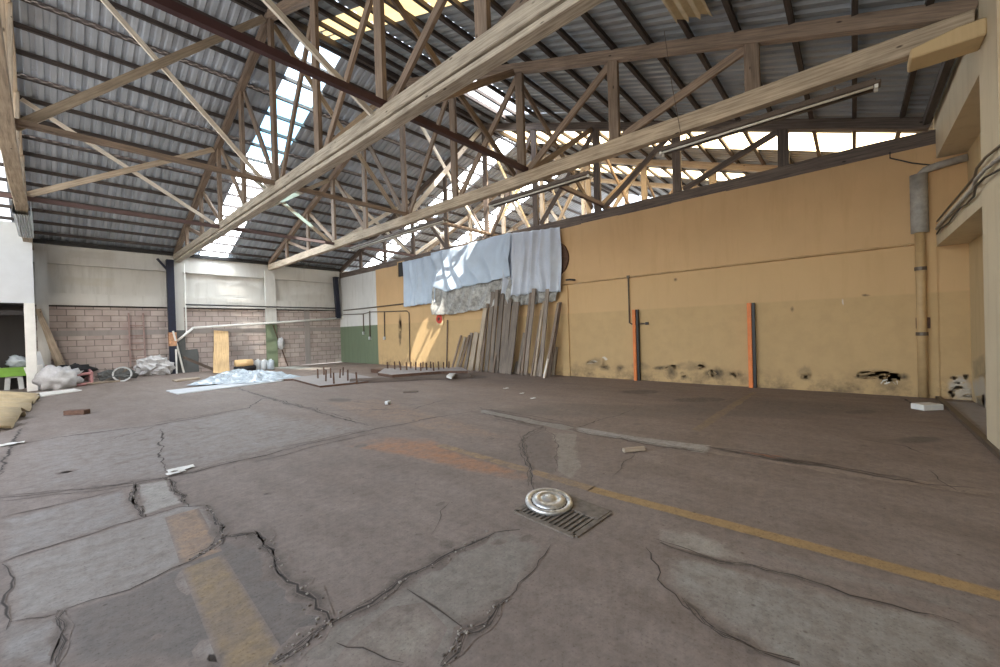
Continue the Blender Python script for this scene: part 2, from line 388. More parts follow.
# slabs of newer, paler concrete and worn, darker areas
patch(fm, [(0,520),(60,505),(122,490),(141,518),(90,534),(30,552),(0,562)], (.265,.25,.238), .6, .001, .1)
patch(fm, [(3,564),(60,545),(141,519),(192,503),(206,508),(222,536),(189,561),(129,590),(64,613),(10,624),(12,593)], (.28,.262,.245), .7, .0012, .08)
patch(fm, [(137,485),(170,480),(182,503),(143,516)], (.33,.315,.29), .85, .0016, .06)
patch(fm, [(64,613),(129,590),(189,561),(222,540),(262,548),(330,622),(270,664),(60,667)], (.155,.14,.13), .75, .0014, .08)
patch(fm, [(0,632),(10,624),(60,614),(58,667),(0,667)], (.27,.26,.25), .7, .0013, .08)
patch(fm, [(0,498),(132,484),(165,478),(250,459),(381,428),(250,408),(150,424),(60,432),(14,446),(0,470)], (.27,.255,.245), .45, .0008, .5)
patch(fm, [(331,622),(383,596),(442,559),(494,531),(520,531),(544,544),(536,567),(510,598),(461,630),(442,667),(275,667)], (.24,.22,.195), .8, .0015, .1)
patch(fm, [(350,640),(392,608),(425,604),(445,630),(430,667),(330,667)], (.33,.305,.26), .4, .0018, .4)
patch(fm, [(657,529),(690,530),(735,544),(752,562),(729,563),(690,554),(660,544)], (.34,.31,.27), .8, .0016, .12)
patch(fm, [(664,555),(700,560),(829,592),(958,624),(1010,650),(1010,680),(800,680),(700,612),(668,585)], (.285,.27,.245), .7, .0014, .12)
patch(fm, [(735,545),(829,578),(958,610),(1000,625),(1000,604),(900,585),(760,548)], (.24,.215,.19), .55, .0013, .1)
patch(fm, [(575,427),(640,437),(713,446),(708,454),(672,449),(576,432)], (.36,.34,.315), .85, .0016, .06)
patch(fm, [(480,409),(537,420),(576,427),(573,432),(543,426),(480,413)], (.27,.25,.225), .8, .0016, .05)
patch(fm, [(552,433),(576,433),(582,469),(570,480),(558,474)], (.3,.265,.225), .75, .0016, .1)
patch(fm, [(709,447),(752,452),(830,466),(915,480),(980,488),(1000,494),(990,497),(915,486),(830,474),(752,459),(712,454)], (.3,.235,.195), .7, .0016, .05)
patch(fm, [(740,451),(780,456),(800,462),(775,461)], (.33,.14,.08), .8, .002, .04)
patch(fm, [(522,437),(540,428),(552,434),(556,470),(550,490),(536,490),(526,457)], (.15,.125,.11), .4, .0013, .08)
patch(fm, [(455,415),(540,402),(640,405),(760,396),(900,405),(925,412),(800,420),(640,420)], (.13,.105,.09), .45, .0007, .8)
patch(fm, [(342,446),(380,436),(430,438),(480,458),(535,474),(545,482),(520,482),(460,470),(400,456)], (.36,.18,.095), .68, .0017, .6)
patch(fm, [(320,402),(380,398),(460,420),(520,440),(450,436),(360,418)], (.3,.2,.14), .4, .0011, .5)
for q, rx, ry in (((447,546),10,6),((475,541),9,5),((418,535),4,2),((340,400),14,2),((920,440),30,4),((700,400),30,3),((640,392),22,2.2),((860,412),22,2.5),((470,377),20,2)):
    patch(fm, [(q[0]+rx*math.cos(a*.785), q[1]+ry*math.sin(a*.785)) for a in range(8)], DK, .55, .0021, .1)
for q, rx, ry in (((205,592),14,14),((190,580),14,16),((215,650),22,14),((225,660),16,10),((745,493),0,0)):
    if rx: patch(fm, [(q[0]+rx*math.cos(a*.785), q[1]+ry*math.sin(a*.785)) for a in range(8)], (.33,.31,.285), .6, .0019, .2, True, None, .55)
patch(fm, [(690,430),(720,410),(752,392),(757,392),(728,413),(700,432)], (.26,.19,.11), .55, .0018, .08)     # faint worn line near the orange post
# painted lines
YL = (.36, .235, .105)
def line_x(pa, pb, w, al, col=YL):
    a, b = fl(*pa), fl(*pb); n = 40; rows = []
    for i in range(n+1):
        p = a.lerp(b, i/n); d = (b-a).normalized(); s = V((-d.y, d.x, 0))
        rows.append([fm.vert(p + s*(t*w) + V((0, 0, .0026)), (*col, aa)) for t, aa in ((-.62, 0), (-.42, al), (.42, al), (.62, 0))])
    for r0, r1 in zip(rows, rows[1:]):
        for k in range(3): fm.face([r0[k], r0[k+1], r1[k+1], r1[k]])
line_x((590,489),(1080,617), .13, .95); line_x((440,445),(592,489), .13, .5)
line_x((182,513),(202,558), .2, .45, (.36,.24,.15)); line_x((203,562),(268,690), .2, .6, (.27,.2,.115))
# joints and cracks
J = [([(0,498),(132,484),(165,478),(250,459),(308,444),(381,428),(437,417),(480,411)], .02), ([(0,518),(122,490)], .012),
 ([(0,563),(18,557),(90,534),(141,519),(180,507),(204,506)], .012), ([(204,506),(216,521),(222,536)], .025),
 ([(222,536),(210,549),(189,561),(156,578),(129,590),(90,602),(64,611)], .013), ([(64,611),(58,638),(57,667)], .018),
 ([(3,564),(15,578),(12,593),(6,602),(10,620),(0,632)], .012), ([(10,622),(64,613)], .008),
 ([(222,538),(252,536),(267,548),(286,577),(305,596),(331,622)], .035), ([(267,548),(274,563),(288,578)], .012),
 ([(331,622),(357,609),(383,596),(409,575),(442,559),(471,546),(494,531),(520,531)], .028), ([(325,626),(302,645),(273,665)], .024),
 ([(510,598),(484,622),(461,632),(455,652),(442,667)], .02), ([(409,588),(429,600),(445,616),(461,628)], .008),
 ([(544,544),(536,567),(510,598)], .008), ([(340,640),(375,652),(400,667)], .01),
 ([(660,544),(690,553),(720,561),(752,566),(829,589),(894,608),(958,622)], .014), ([(690,600),(726,634),(765,655),(800,668)], .018),
 ([(648,548),(662,580),(675,595),(700,613)], .014), ([(709,447),(752,456),(830,468),(915,483),(975,488)], .02),
 ([(480,409),(537,420)], .012), ([(480,413),(543,426)], .01), ([(543,427),(522,437),(526,457),(534,490)], .016),
 ([(545,427),(556,440),(558,472)], .008), ([(573,431),(640,443),(708,454)], .012), ([(570,430),(590,423),(620,415),(640,407)], .012),
 ([(239,389),(262,396),(322,413),(368,426)], .022), ([(150,424),(249,408),(262,399),(292,394)], .016), ([(322,411),(414,409),(447,399)], .014),
 ([(14,446),(60,437),(165,424),(250,408)], .016), ([(162,429),(160,445),(165,472)], .012), ([(20,429),(8,452),(0,475)], .018),
 ([(165,478),(178,490),(184,503)], .02), ([(132,485),(137,500),(143,517)], .02), ([(640,449),(620,470),(612,477)], .008),
 ([(915,405),(900,398)], .012), ([(420,540),(440,520),(450,500)], .004), ([(860,440),(905,446),(930,455)], .01), ([(930,470),(940,480),(960,492)], .01),
 ([(60,452),(110,440),(165,424)], .006), ([(335,400),(380,404),(450,404),(520,398)], .008), ([(385,470),(405,466),(420,463)], .006)]
for pts, w in J: crack(fm, pts, w)
HEAVY = [([(222,538),(252,536),(267,548),(286,577),(305,596),(331,622)], .14), ([(331,622),(357,609),(383,596),(409,575),(442,559),(471,546),(494,531)], .1), ([(325,626),(302,645),(273,665)], .13), ([(204,506),(216,521),(222,537),(210,549),(190,560)], .07), ([(510,598),(484,622),(461,632),(455,652),(442,667)], .07), ([(132,485),(137,500),(143,517)], .05), ([(165,478),(178,490),(186,503)], .05), ([(660,544),(720,561),(752,566),(829,589)], .05), ([(690,600),(726,634),(765,655),(800,668)], .06), ([(709,447),(752,456),(830,468),(915,483)], .06), ([(64,611),(58,638),(57,667)], .07), ([(0,498),(132,484),(165,478),(250,459)], .03), ([(543,427),(522,437),(526,457),(534,490)], .05), ([(573,431),(640,443),(708,454)], .03), ([(480,409),(537,420),(576,427)], .03), ([(480,413),(543,426)], .03), ([(250,459),(308,444),(381,428),(437,417)], .03), ([(239,389),(262,396),(322,413),(368,426)], .03), ([(709,447),(752,452),(830,466),(915,480)], .03)]
for pts, w in HEAVY:
    crack(fm, pts, w, (.085, .07, .06), .62, .003)
    for k in range(3):
        o_ = rnd(-5, 5); i0 = random.randrange(max(1, len(pts)-2)); sub = pts[i0:i0+3]
        crack(fm, [(x+o_, y+o_*.6+rnd(-1.5, 1.5)) for x, y in sub], .011, al=.85, z=.0042)
for k in range(230):     # crumbs of broken concrete lying in the wide cracks
    pts, w = HEAVY[k % 7]; i0 = random.randrange(len(pts)-1); f = R_()
    q = fl(*[a+(b-a)*f for a, b in zip(pts[i0], pts[i0+1])]) + V((rnd(-1, 1)*w*.5, rnd(-1, 1)*w*.5, 0)); r = rnd(.003, .0095)
    fm.mark = (*((.3,.27,.24) if k % 3 else (.12,.1,.09)), 1)
    fm.obox(q + V((0, 0, r*.4+.004)), V((1, 0, 0)), V((0, 1, 0)), V((0, 0, 1)), r*rnd(.8, 2), r*rnd(.8, 2), r)
fm.mark = (0, 0, 0, 0)
for k in range(150):      # small stains and oil drops
    p = V((rnd(0, 11), rnd(-1, 20), 0)); r = rnd(.02, .09)
    if p.length < 3: r *= .35
    patch(fm, [(p.x+r*math.cos(a*1.05)*rnd(.7, 1.6), p.y+r*math.sin(a*1.05), 0) for a in range(6)], DK, rnd(.2, .5), .0022, r*.5, False)
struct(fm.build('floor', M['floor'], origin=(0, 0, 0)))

# ------------------------------------------------------------------ walls
def marks_on(mb, plane_ax, v, pts, col, al, feather=.1, off=-.004, soft=1.0):
    P = [on(plane_ax, v, *q) for q in pts]; d = V((0, 0, 0)); d[plane_ax] = 1
    patch(mb, [tuple(p) for p in P], col, al, off, feather, False, d, soft)
yw = MB()
yw.cur = 1; yw.box((YW, 19.0, 0), (YW+.15, BW, 2.1)); yw.cur = 2; yw.box((YW, 19.0, 2.1), (YW+.15, BW, 5.02))
yw.cur = 0
yw.box((YW, RW-.5, 0), (YW+.15, 19.0, 3.07)); yw.box((YW-.018, RW-.5, 3.09), (YW+.15, 19.0, 5.02))
yw.box((YW-.05, 7.18, 0), (YW, 7.44, 3.05))                                # shallow pilaster right of the leaning timber
yw.box((YW-.03, -1.25, 0), (YW, -1.0, 5.0))
def spot(c, rx, ry, col, al, fe=.08, soft=1.0): marks_on(yw, 0, YW, [(c[0]+rx*math.cos(a*.785)*rnd(.8, 1.25), c[1]+ry*math.sin(a*.785)*rnd(.8, 1.25)) for a in range(8)], col, al, fe, -.004, soft)
SOOT = (.03, .025, .02)
for c, rx, ry in (((621,368),3,3),((672,371),5,5),((683,374),2,2),((709,374),4,3),((717,374),5,5),((733,374),3,2),((738,374),4,3),((675,280),1.5,1.5),((870,375),14,3.5),((868,375),8,3),((890,377),8,3),((904,377),4,3),((806,377),4,3),((684,377),2.5,2.5),((605,367),4,3),((792,309),1.5,2),((866,295),3,1),((400,332),1.6,9),((400,322),1.2,6),((660,368),5,2),((700,368),3,2),((920,322),0,0)):
    if rx: spot(c, rx*1.6, ry*1.6, SOOT, .85, .3, .5)
for c, rx, ry in (((596,363),12,6),((640,366),10,5),((690,366),18,6),((880,374),26,8),((805,372),8,8),((926,385),6,12)):
    spot(c, rx, ry, (.2, .15, .09), .45, .25)
for c, rx, ry in (((592,362),6,2),((604,359),4,2),((843,302),1.3,4)): spot(c, rx, ry, (.66, .62, .55), .7, .05)
for a, b in (((882,380),(888,378)),((884,383),(890,381)),((886,379),(887,384)),((892,380),(895,383)),((897,378),(897,383)),((880,383),(884,379))):   # white scrawl, not legible
    marks_on(yw, 0, YW, [a, (a[0]+.8, a[1]+1.2), (b[0]+.6, b[1]+1), b], (.75, .73, .66), .9, .012, -.006)
yw.cur = 0
marks_on(yw, 0, YW, [(945,382),(952,375),(966,374),(974,386),(976,402),(962,402),(946,398)], (.5,.46,.4), .8, .12)
for q, rx, ry in (((954,378),5,2),((966,377),3,3),((958,388),7,2),((968,396),5,2),((952,394),4,3)): spot(q, rx, ry, (.1,.08,.06), .75, .06)
for q, rx, ry in (((960,383),6,1.2),((955,391),6,1.2),((967,390),4,1.5)): spot(q, rx, ry, (.7,.68,.63), .7, .05)
struct(yw.build('wall_right', [M['yellow'], M['green'], M['white']], origin=(YW, 10, 0)))

bw = MB()
bw.cur = 0; bw.box((-6, BW, 0), (YW+.15, BW+.15, 3.1), 'yzZ')                      # concrete block
bw.cur = 1; bw.box((-6, BW+.12, 3.1), (YW+.15, BW+.25, 5.6))                       # recessed plaster
bw.cur = 1
bw.box((-6, BW-.1, 3.1), (YW, BW+.12, 3.56)); bw.box((-6, BW-.08, 4.7), (YW, BW+.12, 5.5)); bw.cur = 5; bw.box((-6, BW-.03, 3.04), (YW, BW, 3.1)); bw.cur = 1  # last box: dark strip painting the gap and its shadow under the band
bw.box((-6, BW-.02, 1.88), (-.26, BW, 2.12)); bw.cur = 2
for a, b in ((.05, 3.8), (4.15, 7.57), (8.07, YW)): bw.box((a, BW-.02, 1.88), (b, BW, 2.1))
bw.box((9.55, BW-.03, 0), (9.85, BW, 3.08))
bw.cur = 1
for a, b in ((-.26, .05), (3.84, 4.15)): bw.box((a, BW-.14, 0), (b, BW+.02, 5.15))
bw.box((7.57, BW-.16, 2.3), (8.07, BW+.02, 5.12)); bw.cur = 3; bw.box((7.57, BW-.16, 0), (8.07, BW+.02, 2.3))
bw.cur = 4; bw.box((3.8, BW-.155, 0), (4.17, BW-.14, 2.05))
bw.cur = 1
for pts, col, al in (([(225,262),(262,266),(262,290),(240,284),(225,288)], (.75,.75,.73), .6), ([(190,270),(218,270),(216,282),(192,286)], (.78,.77,.74), .6), ([(55,275),(118,278),(115,288),(60,285)], (.5,.47,.4), .5), ([(60,248),(120,252),(118,262),(62,258)], (.45,.43,.38), .5), ([(285,278),(330,280),(328,296),(290,296)], (.68,.68,.66), .5)):
    marks_on(bw, 1, BW+.115 if pts[0][1] > 256 else BW-.085, pts, col, al, .3)
bw.cur = 0
for pts, col, al in (([(60,345),(110,350),(112,372),(60,374)], (.3,.25,.23), .4), ([(118,318),(140,320),(142,350),(120,350)], (.33,.25,.235), .5), ([(232,318),(262,318),(262,336),(235,338)], (.6,.56,.53), .5), ([(230,342),(262,345),(262,362),(234,362)], (.34,.31,.3), .4)):
    marks_on(bw, 1, BW-.005, pts, col, al, .25)
struct(bw.build('wall_back', [M['brick'], M['plaster'], M['band'], M['green'], M['greyboard'], M['dim']], origin=(3, BW, 0)))

rw = MB()
REC = RW-.42
rw.box((-6, REC-.2, 0), (24, REC, 5.9))                                            # recessed wall
rw.cur = 2
rw.box((-6, REC, 3.0), (YW, RW, 3.42)); rw.box((-6, REC, 4.72), (YW+.3, RW-.02, 5.6))
rw.cur = 2
for a, b in ((6.95, 7.78), (2.9, 3.7), (-1.2, -.4)): rw.box((a, REC, 0), (b, RW+.02, 5.9))
rw.cur = 1; rw.box((7.78, REC, 0), (11.2, RW, .02))
def rspot(pts, col, al, v=REC, fe=.12): marks_on(rw, 1, v, pts, col, al, fe, .005)
rw.cur = 0
rspot([(972,380),(984,372),(990,400),(990,440),(978,415)], (.5,.46,.4), .8); rspot([(976,395),(988,395),(990,442),(982,425)], (.2,.17,.14), .7)
rspot([(972,360),(985,352),(988,374),(974,380)], (.3,.24,.15), .6)
struct(rw.build('wall_front', [M['cream'], M['band'], M['palecream']], origin=(8, REC, 0)))
kb = MB(); kb.bar((-4, RW+.03, .03), (YW-.1, RW+.03, .03), .07, .06)
struct(kb.build('trim_1', M['conduit']))                                           # steel edge along the foot of the end wall
cb = MB(); P0 = [(RW+.02, 4.9), (-.6, 4.9), (-.6, 5.02), (-1.0, 5.1), (RW+.02, 5.1)]
i0 = [cb.vert((7.35, y, z)) for y, z in P0]; i1 = [cb.vert((7.76, y, z)) for y, z in P0]
cb.face(i0); cb.face(i1[::-1])
for k in range(5): cb.face([i0[(k+1) % 5], i0[k], i1[k], i1[(k+1) % 5]])
tag(cb.build('corbel', M['cream'], bevel=.015), 'cream concrete corbel under the end of the truss with long lamp fittings', 'corbel')

# left store room: dark opening under a white panelled upper wall
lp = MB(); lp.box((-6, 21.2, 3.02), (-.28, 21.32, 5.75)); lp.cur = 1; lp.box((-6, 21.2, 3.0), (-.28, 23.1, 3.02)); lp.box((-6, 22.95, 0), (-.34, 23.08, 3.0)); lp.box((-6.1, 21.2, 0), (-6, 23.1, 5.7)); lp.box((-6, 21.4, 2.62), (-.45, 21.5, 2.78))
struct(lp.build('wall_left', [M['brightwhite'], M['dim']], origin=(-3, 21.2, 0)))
po = MB(); po.box((-.52, 21.14, 0), (-.27, 21.36, 3.02))
tag(po.build('post', M['offwhite'], bevel=.01), 'white square post at the corner of the dark store opening', 'post')
pl_ = MB(); pl_.box((-6, 12.5, 0), (-5.9, 21.2, 5.4)); struct(pl_.build('wall_left_side', M['plaster'], origin=(-6, 17, 0)))

# neighbouring hall beyond the yellow wall
nb = MB(); nb.box((23.4, -1.6, 0), (23.6, 23.2, 5.3)); struct(nb.build('wall_far', M['plaster'], origin=(23.5, 10, 0)))
nb = MB(); nb.box((YW+.15, BW, 0), (23.5, BW+.15, 5.5)); struct(nb.build('wall_back_beyond', M['plaster'], origin=(18, BW, 0)))

# ------------------------------------------------------------------ roof
PITCH = .22
def sheet_mesh(mb, x0, x1, y0, y1, up_y=True, dz=0.0):
    """trapezoidal sheeting, ribs down the slope, laid in overlapping rows"""
    prof = [(0, 0), (.42, 0), (.54, 1), (.88, 1)]
    xs = []; k = math.floor(x0/PITCH)-1
    while k*PITCH < x1 + PITCH:
        for a, h in prof:
            x = (k+a)*PITCH
            if x0 - 1e-6 <= x <= x1 + 1e-6: xs.append((x, h))
        k += 1
    def hp(x):
        f = (x/PITCH) % 1.0; P = prof + [(1.0, 0)]
        for (a0, h0), (a1, h1) in zip(P, P[1:]):
            if a0 <= f <= a1: return h0 + (h1-h0)*(f-a0)/(a1-a0)
        return 0
    xs = [(x0, hp(x0))] + [q for q in xs if x0 + 1e-4 < q[0] < x1 - 1e-4] + [(x1, hp(x1))]
    lo, hi = (y0, y1)
    ROW = 2.19
    edges = [lo]
    base = RIDGE
    k = -8
    ys = sorted(base + i*ROW for i in range(-8, 9))
    for y in ys:
        if lo + .05 < y < hi - .05: edges.append(y)
    edges.append(hi)
    for a, b in zip(edges, edges[1:]):
        rows = []
        for y in (a, b):
            lower = (y == a) if (a + b)/2 < RIDGE else (y == b)
            z = roof_z(y) + dz + (0 if lower else .02)
            rows.append([mb.vert((x, y, z + h*.05)) for x, h in xs])
        for i in range(len(xs)-1):
            u0, u1 = xs[i][0], xs[i+1][0]
            mb.face([rows[0][i], rows[0][i+1], rows[1][i+1], rows[1][i]])
LO, HI = -1.75, 23.45
SKY_L = [(-2.6, -.75), (4.85, 5.95), (13.05, 14.05), (17.0, 18.1)]
SKY_R = [(4.85, 5.6), (12.85, 14.3), (17.3, 18.6)]
rf = MB()
def spans(cuts, a=-6.2, b=23.8):
    r = []; x = a
    for c0, c1 in cuts: r.append((x, c0)); x = c1
    return r + [(x, b)]
for a, b in spans(SKY_L): sheet_mesh(rf, a, b, RIDGE, HI)
HOLE = (8.3, 11.2, 7.95, 9.4)
rf.cur = 1  # right slope takes the sheet with shade in its colour
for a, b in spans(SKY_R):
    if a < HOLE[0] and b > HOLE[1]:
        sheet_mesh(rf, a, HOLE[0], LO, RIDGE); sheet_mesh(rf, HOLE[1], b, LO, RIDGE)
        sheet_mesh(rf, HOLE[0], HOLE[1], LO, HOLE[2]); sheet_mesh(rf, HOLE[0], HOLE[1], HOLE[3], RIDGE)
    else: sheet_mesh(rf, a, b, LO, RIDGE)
struct(rf.build('ceiling', [M['roof'], M['shadedroof']], origin=(8, RIDGE, 9.9), solid=.004))
rc = MB()                                                                          # folded ridge cap
for s in (-1, 1):
    i = [rc.vert((x, RIDGE + s*d, roof_z(RIDGE) + .075 - d*SL)) for x in (-6.2, 23.8) for d in (0, .3)]
    rc.face([i[0], i[1], i[3], i[2]])
struct(rc.build('trim_2', M['roof'], solid=.003))
def skylight(a, b, y0, y1, mat, label, dz=0.0):
    mb = MB(); sheet_mesh(mb, a-.03, b+.03, y0, y1, dz=.012+dz)
    return tag(mb.build('skylight_sheet', mat), label, 'skylight', 'translucent roof sheets')
skylight(-2.6, -.75, RIDGE, HI, M['dull_sheet'], 'milky roof sheets over the white store panel, beyond the left edge truss')
skylight(4.85, 5.95, RIDGE, 13.1, M['open_sheet'], 'clearest short sheet topping the long skylight strip at the ridge')
skylight(4.85, 5.95, 13.1, 16.0, M['blue_sheet'], 'upper part of the long skylight strip, blue sky showing, below its clearest sheet')
skylight(4.85, 5.95, 16.0, HI, M['sky_sheet'], 'lower milky part of the long skylight strip behind the heavy pale truss')
skylight(13.05, 14.05, RIDGE, HI, M['sky_sheet'], 'clear skylight strip seen over the tarpaulins, just beyond the yellow wall')
skylight(17.0, 18.1, RIDGE, HI, M['sky_sheet'], 'clear skylight strip deepest in the hall beyond the yellow wall')
skylight(4.85, 5.6, LO, RIDGE, M['tan_sheet'], 'amber skylight strip at the top of the view, over the heavy pale truss')
skylight(12.85, 14.3, LO, RIDGE, M['amber_sheet'], 'bright amber skylight strip running above the top edge of the yellow wall')
skylight(17.3, 18.6, LO, RIDGE, M['amber_sheet'], 'thin amber skylight strip glimpsed low between the far trusses')
skylight(8.3, 9.85, 7.95, 9.4, M['white_sheet'], 'short milky roof sheet near the ridge beside an open hole')

# purlins
for side in (0, 1):
    for k in range(17):
        y = (22.6 - .718*k) if side == 0 else (-.82 + .73*k)
        if (side == 0 and y < RIDGE + .15) or (side == 1 and y > RIDGE - .15): continue
        z = roof_z(y) - .055
        mb = MB(); mb.bar((-6, y, z), (23.4, y, z), .075, .1, n=1)
        where = 'left' if side == 0 else 'right'
        tag(mb.build('purlin', M['purlin']), f'dark timber purlin on the {where} roof slope, {NUM[k]} up from the eave', 'purlin', 'purlins under the roof sheets')
tag(MB().bar((-6, RIDGE, roof_z(RIDGE)-.09), (23.4, RIDGE, roof_z(RIDGE)-.09), .1, .16).build('ridge_purlin', M['purlin']), 'dark ridge purlin where the two roof slopes meet', 'purlin')
tag(MB().bar((-6, 22.98, 5.5), (YW, 22.98, 5.5), .1, .16).build('eave_purlin', M['black']), 'black eave purlin lying along the top of the back wall', 'purlin')
tag(MB().bar((7.8, -1.15, 5.5), (YW, -1.15, 5.5), .1, .14).build('eave_purlin', M['purlin']), 'dark eave purlin in the corner above the cream end wall', 'purlin')

# ------------------------------------------------------------------ trusses
PAN = [RIDGE + 2.43*k for k in (-4, -3, -2, -1, 0, 1, 2, 3, 4)]
def top_z(y): return roof_z(y) - .11 - .11
def make_truss(x, label, z0=5.12, wood_='brown', chord='old', lower=True, a=-1.2):
    t = thing('roof_truss', label, 'truss', (x, RIDGE, z0), 'timber roof trusses')
    ch = M[chord]; wb = M[wood_]
    up_ = V((0, 0, 1))
    mb = MB(); b = 22.95
    if lower:
        mb.bar((x, a, z0+.24), (x, b, z0+.24), .17, .24, n=16, jit=.05); mb.build('bottom_chord', ch, t, bevel=.012)
        l = MB(); l.bar((x+.05, a, z0+.05), (x+.05, b, z0+.05), .22, .09, n=16, jit=.05); l.build('chord_plank', ch, t, bevel=.01)
    else:
        mb.bar((x, a, z0+.16), (x, b, z0+.16), .18, .3, n=16, jit=.05); mb.build('bottom_chord', ch, t, bevel=.012)
    cz = z0 + .34
    for s in (0, 1):
        e = 23.0 if s == 0 else -1.22
        m2 = MB(); m2.bar((x, e, top_z(e)+.02), (x, RIDGE, top_z(RIDGE)), .16, .22, n=10, jit=.05); m2.build('top_chord', wb, t, bevel=.01)
    for y in PAN:
        p = MB(); p.bar((x, y, cz-.02), (x, y, top_z(y)), .09, .22, V((0, 1, 0)), n=2, jit=.04); p.build('post', wb, t, bevel=.006)
    P = [-1.25] + PAN + [23.05]
    for i in range(1, 9):
        if i == 5: continue
        s = 1 if i < 5 else -1
        y0, y1 = P[i], P[i+s]
        d = MB(); d.bar((x+.07, y0+s*.06, top_z(y0)-.06), (x+.07, y1-s*.14, cz+.03), .06, .15, V((0, s, 1)), n=1); d.build('diagonal_brace', wb, t)
    d = MB(); d.bar((x+.07, P[9]-.06, top_z(P[9])-.06), (x+.07, P[8]+.14, cz+.03), .06, .13, V((0, -1, 1))); d.build('diagonal_brace', wb, t)
    return t
TX = [-.42, 3.92, 7.82, 11.72, 15.6, 19.5]
make_truss(TX[0], 'weathered timber truss running up the left edge, above the white store panel', wood_='tan', chord='old')
make_truss(TX[1], 'nearest full truss, its heavy pale bottom chord crossing from back wall to top', wood_='brown', chord='paleold')
make_truss(TX[2], 'middle truss with lamp fittings below, resting on the cream corbel', wood_='brown', chord='old', lower=False)
make_truss(TX[3], 'dark timber truss standing on top of the yellow wall', z0=4.99, wood_='dkwood', chord='dkwood', lower=False, a=-1.6)
make_truss(TX[4], 'sunlit truss just beyond the yellow wall, seen through the wall-top truss', wood_='tan', chord='tan', lower=False)
make_truss(TX[5], 'farthest timber truss, deep in the hall beyond the yellow wall', wood_='tan', chord='tan', lower=False)

# longitudinal ties and the crossed braces between trusses
YS = [(PAN[2], 5.5, 'maroon', 'maroon', 'nearest the camera'), (RIDGE, 5.45, 'brown', 'brown timber', 'under the ridge'), (PAN[6], 5.3, 'pinkish', 'faded red', 'nearest the back wall')]
for y, z, mt, cn, wh in YS:
    mb = MB(); mb.bar((-6, y-.12, z), (23.2, y-.12, z), .1, .11 if mt == 'maroon' else .1)
    tag(mb.build('tie_beam', M[mt]), f'long {cn} tie beam crossing all the trusses {wh}', 'tie beam', 'tie beams between trusses')
TN = ['left edge truss', 'heavy pale truss', 'middle truss', 'wall-top truss', 'first far truss', 'last far truss']
for y, z, mt, cn, wh in YS:
    wh2 = {'nearest the camera': 'along the maroon tie', 'under the ridge': 'under the ridge', 'nearest the back wall': 'along the faded red tie'}[wh]
    for i in range(5):
        a, b = TX[i]+.12, TX[i+1]-.12; zt = top_z(y)-.1; zb = 5.42
        near = i == 0; mat = M['tan'] if i in (0, 1) else M['brown'] if y < 7 else M['pale']
        if y < 7: mat = M['brown']
        m1 = MB(); m1.bar((a, y+.08, zb), (b, y+.08, zt), .05, .15, V((0, 0, 1)))
        tag(m1.build('cross_brace', mat), f'timber brace {wh2} rising from {TN[i]} to {TN[i+1]}', 'brace', 'crossed braces between trusses')
        m2 = MB(); m2.bar((a, y+.14, zt), (b, y+.14, zb), .05, .1 if near else .13, V((0, 0, 1)))
        tag(m2.build('cross_brace', M['pale'] if near else mat), f'timber brace {wh2} dropping from {TN[i]} to {TN[i+1]}', 'brace', 'crossed braces between trusses')

# lamp fittings under the middle truss
def lamp(y0, y1, x, z, label, white):
    t = thing('lamp_fitting', label, 'lamp', (x, (y0+y1)/2, z), 'unlit fluorescent fittings')
    h = MB(); h.box((x-.1, y0, z), (x+.1, y1, z+.05)); i = []
    h.box((x-.06, y0+.05, z+.05), (x+.06, y1-.05, z+.1)); h.build('housing', M['fixture'], t, bevel=.01)
    for s in (-1, 1):
        tb = MB(); tb.tube([(x+s*.06, y0+.08, z-.022), (x+s*.06, y1-.08, z-.022)], .019, 10); tp = tb.build('tube', M['tube'] if (white or s < 0) else M['fixture'], t, smooth=True)
        for yy in (y0+.03, y1-.07):
            c = MB(); c.box((x+s*.06-.022, yy, z-.05), (x+s*.06+.022, yy+.04, z)); c.build('lamp_holder', M['offwhite'], tp)
    for yy in (y0+.5, y1-.5):
        w = MB(); w.tube([(x, yy, z+.1), (x, yy, z+.18)], .012, 6); w.build('hanger', M['conduit'], t)
lamp(-.35, 2.75, 7.9, 4.92, 'longest lamp fitting under the middle truss, white edged, beside the corbel', False)
lamp(4.2, 7.2, 7.9, 4.92, 'brown twin tube lamp fitting under the middle truss, above the tarpaulins', False)
lamp(9.0, 14.6, 7.9, 4.92, 'pale long lamp fitting under the middle truss, towards the back wall', True)

# wire hanging and torn sheet under the right slope
mb = MB(); xs0, xs1 = 5.3, 7.25; rows = []
for k in range(13):
    y = 1.62 + .045*k; rows.append([mb.vert((x, y, 6.52 + .3*(y-1.62) + .02*math.sin(k*math.pi/2) + (.05 if x > 7 else 0))) for x in (xs0, 6.3, xs1 - .06*(k % 4))])
for r0, r1 in zip(rows, rows[1:]):
    for k in range(2): mb.face([r0[k], r0[k+1], r1[k+1], r1[k]])
tag(mb.build('corrugated_sheet', M['fibre'], solid=.006), 'torn tan corrugated sheet tucked under the right roof purlins at top', 'sheet')
mb = MB(); mb.tube([on(0, 7.6, 662, -20) , on(0, 7.6, 664, 30), on(0, 7.6, 672, 85), on(0, 7.6, 681, 135)], .006, 5)
tag(mb.build('hanging_wire', M['conduit']), 'thin wire hanging past the middle truss from the right roof slope', 'wire')

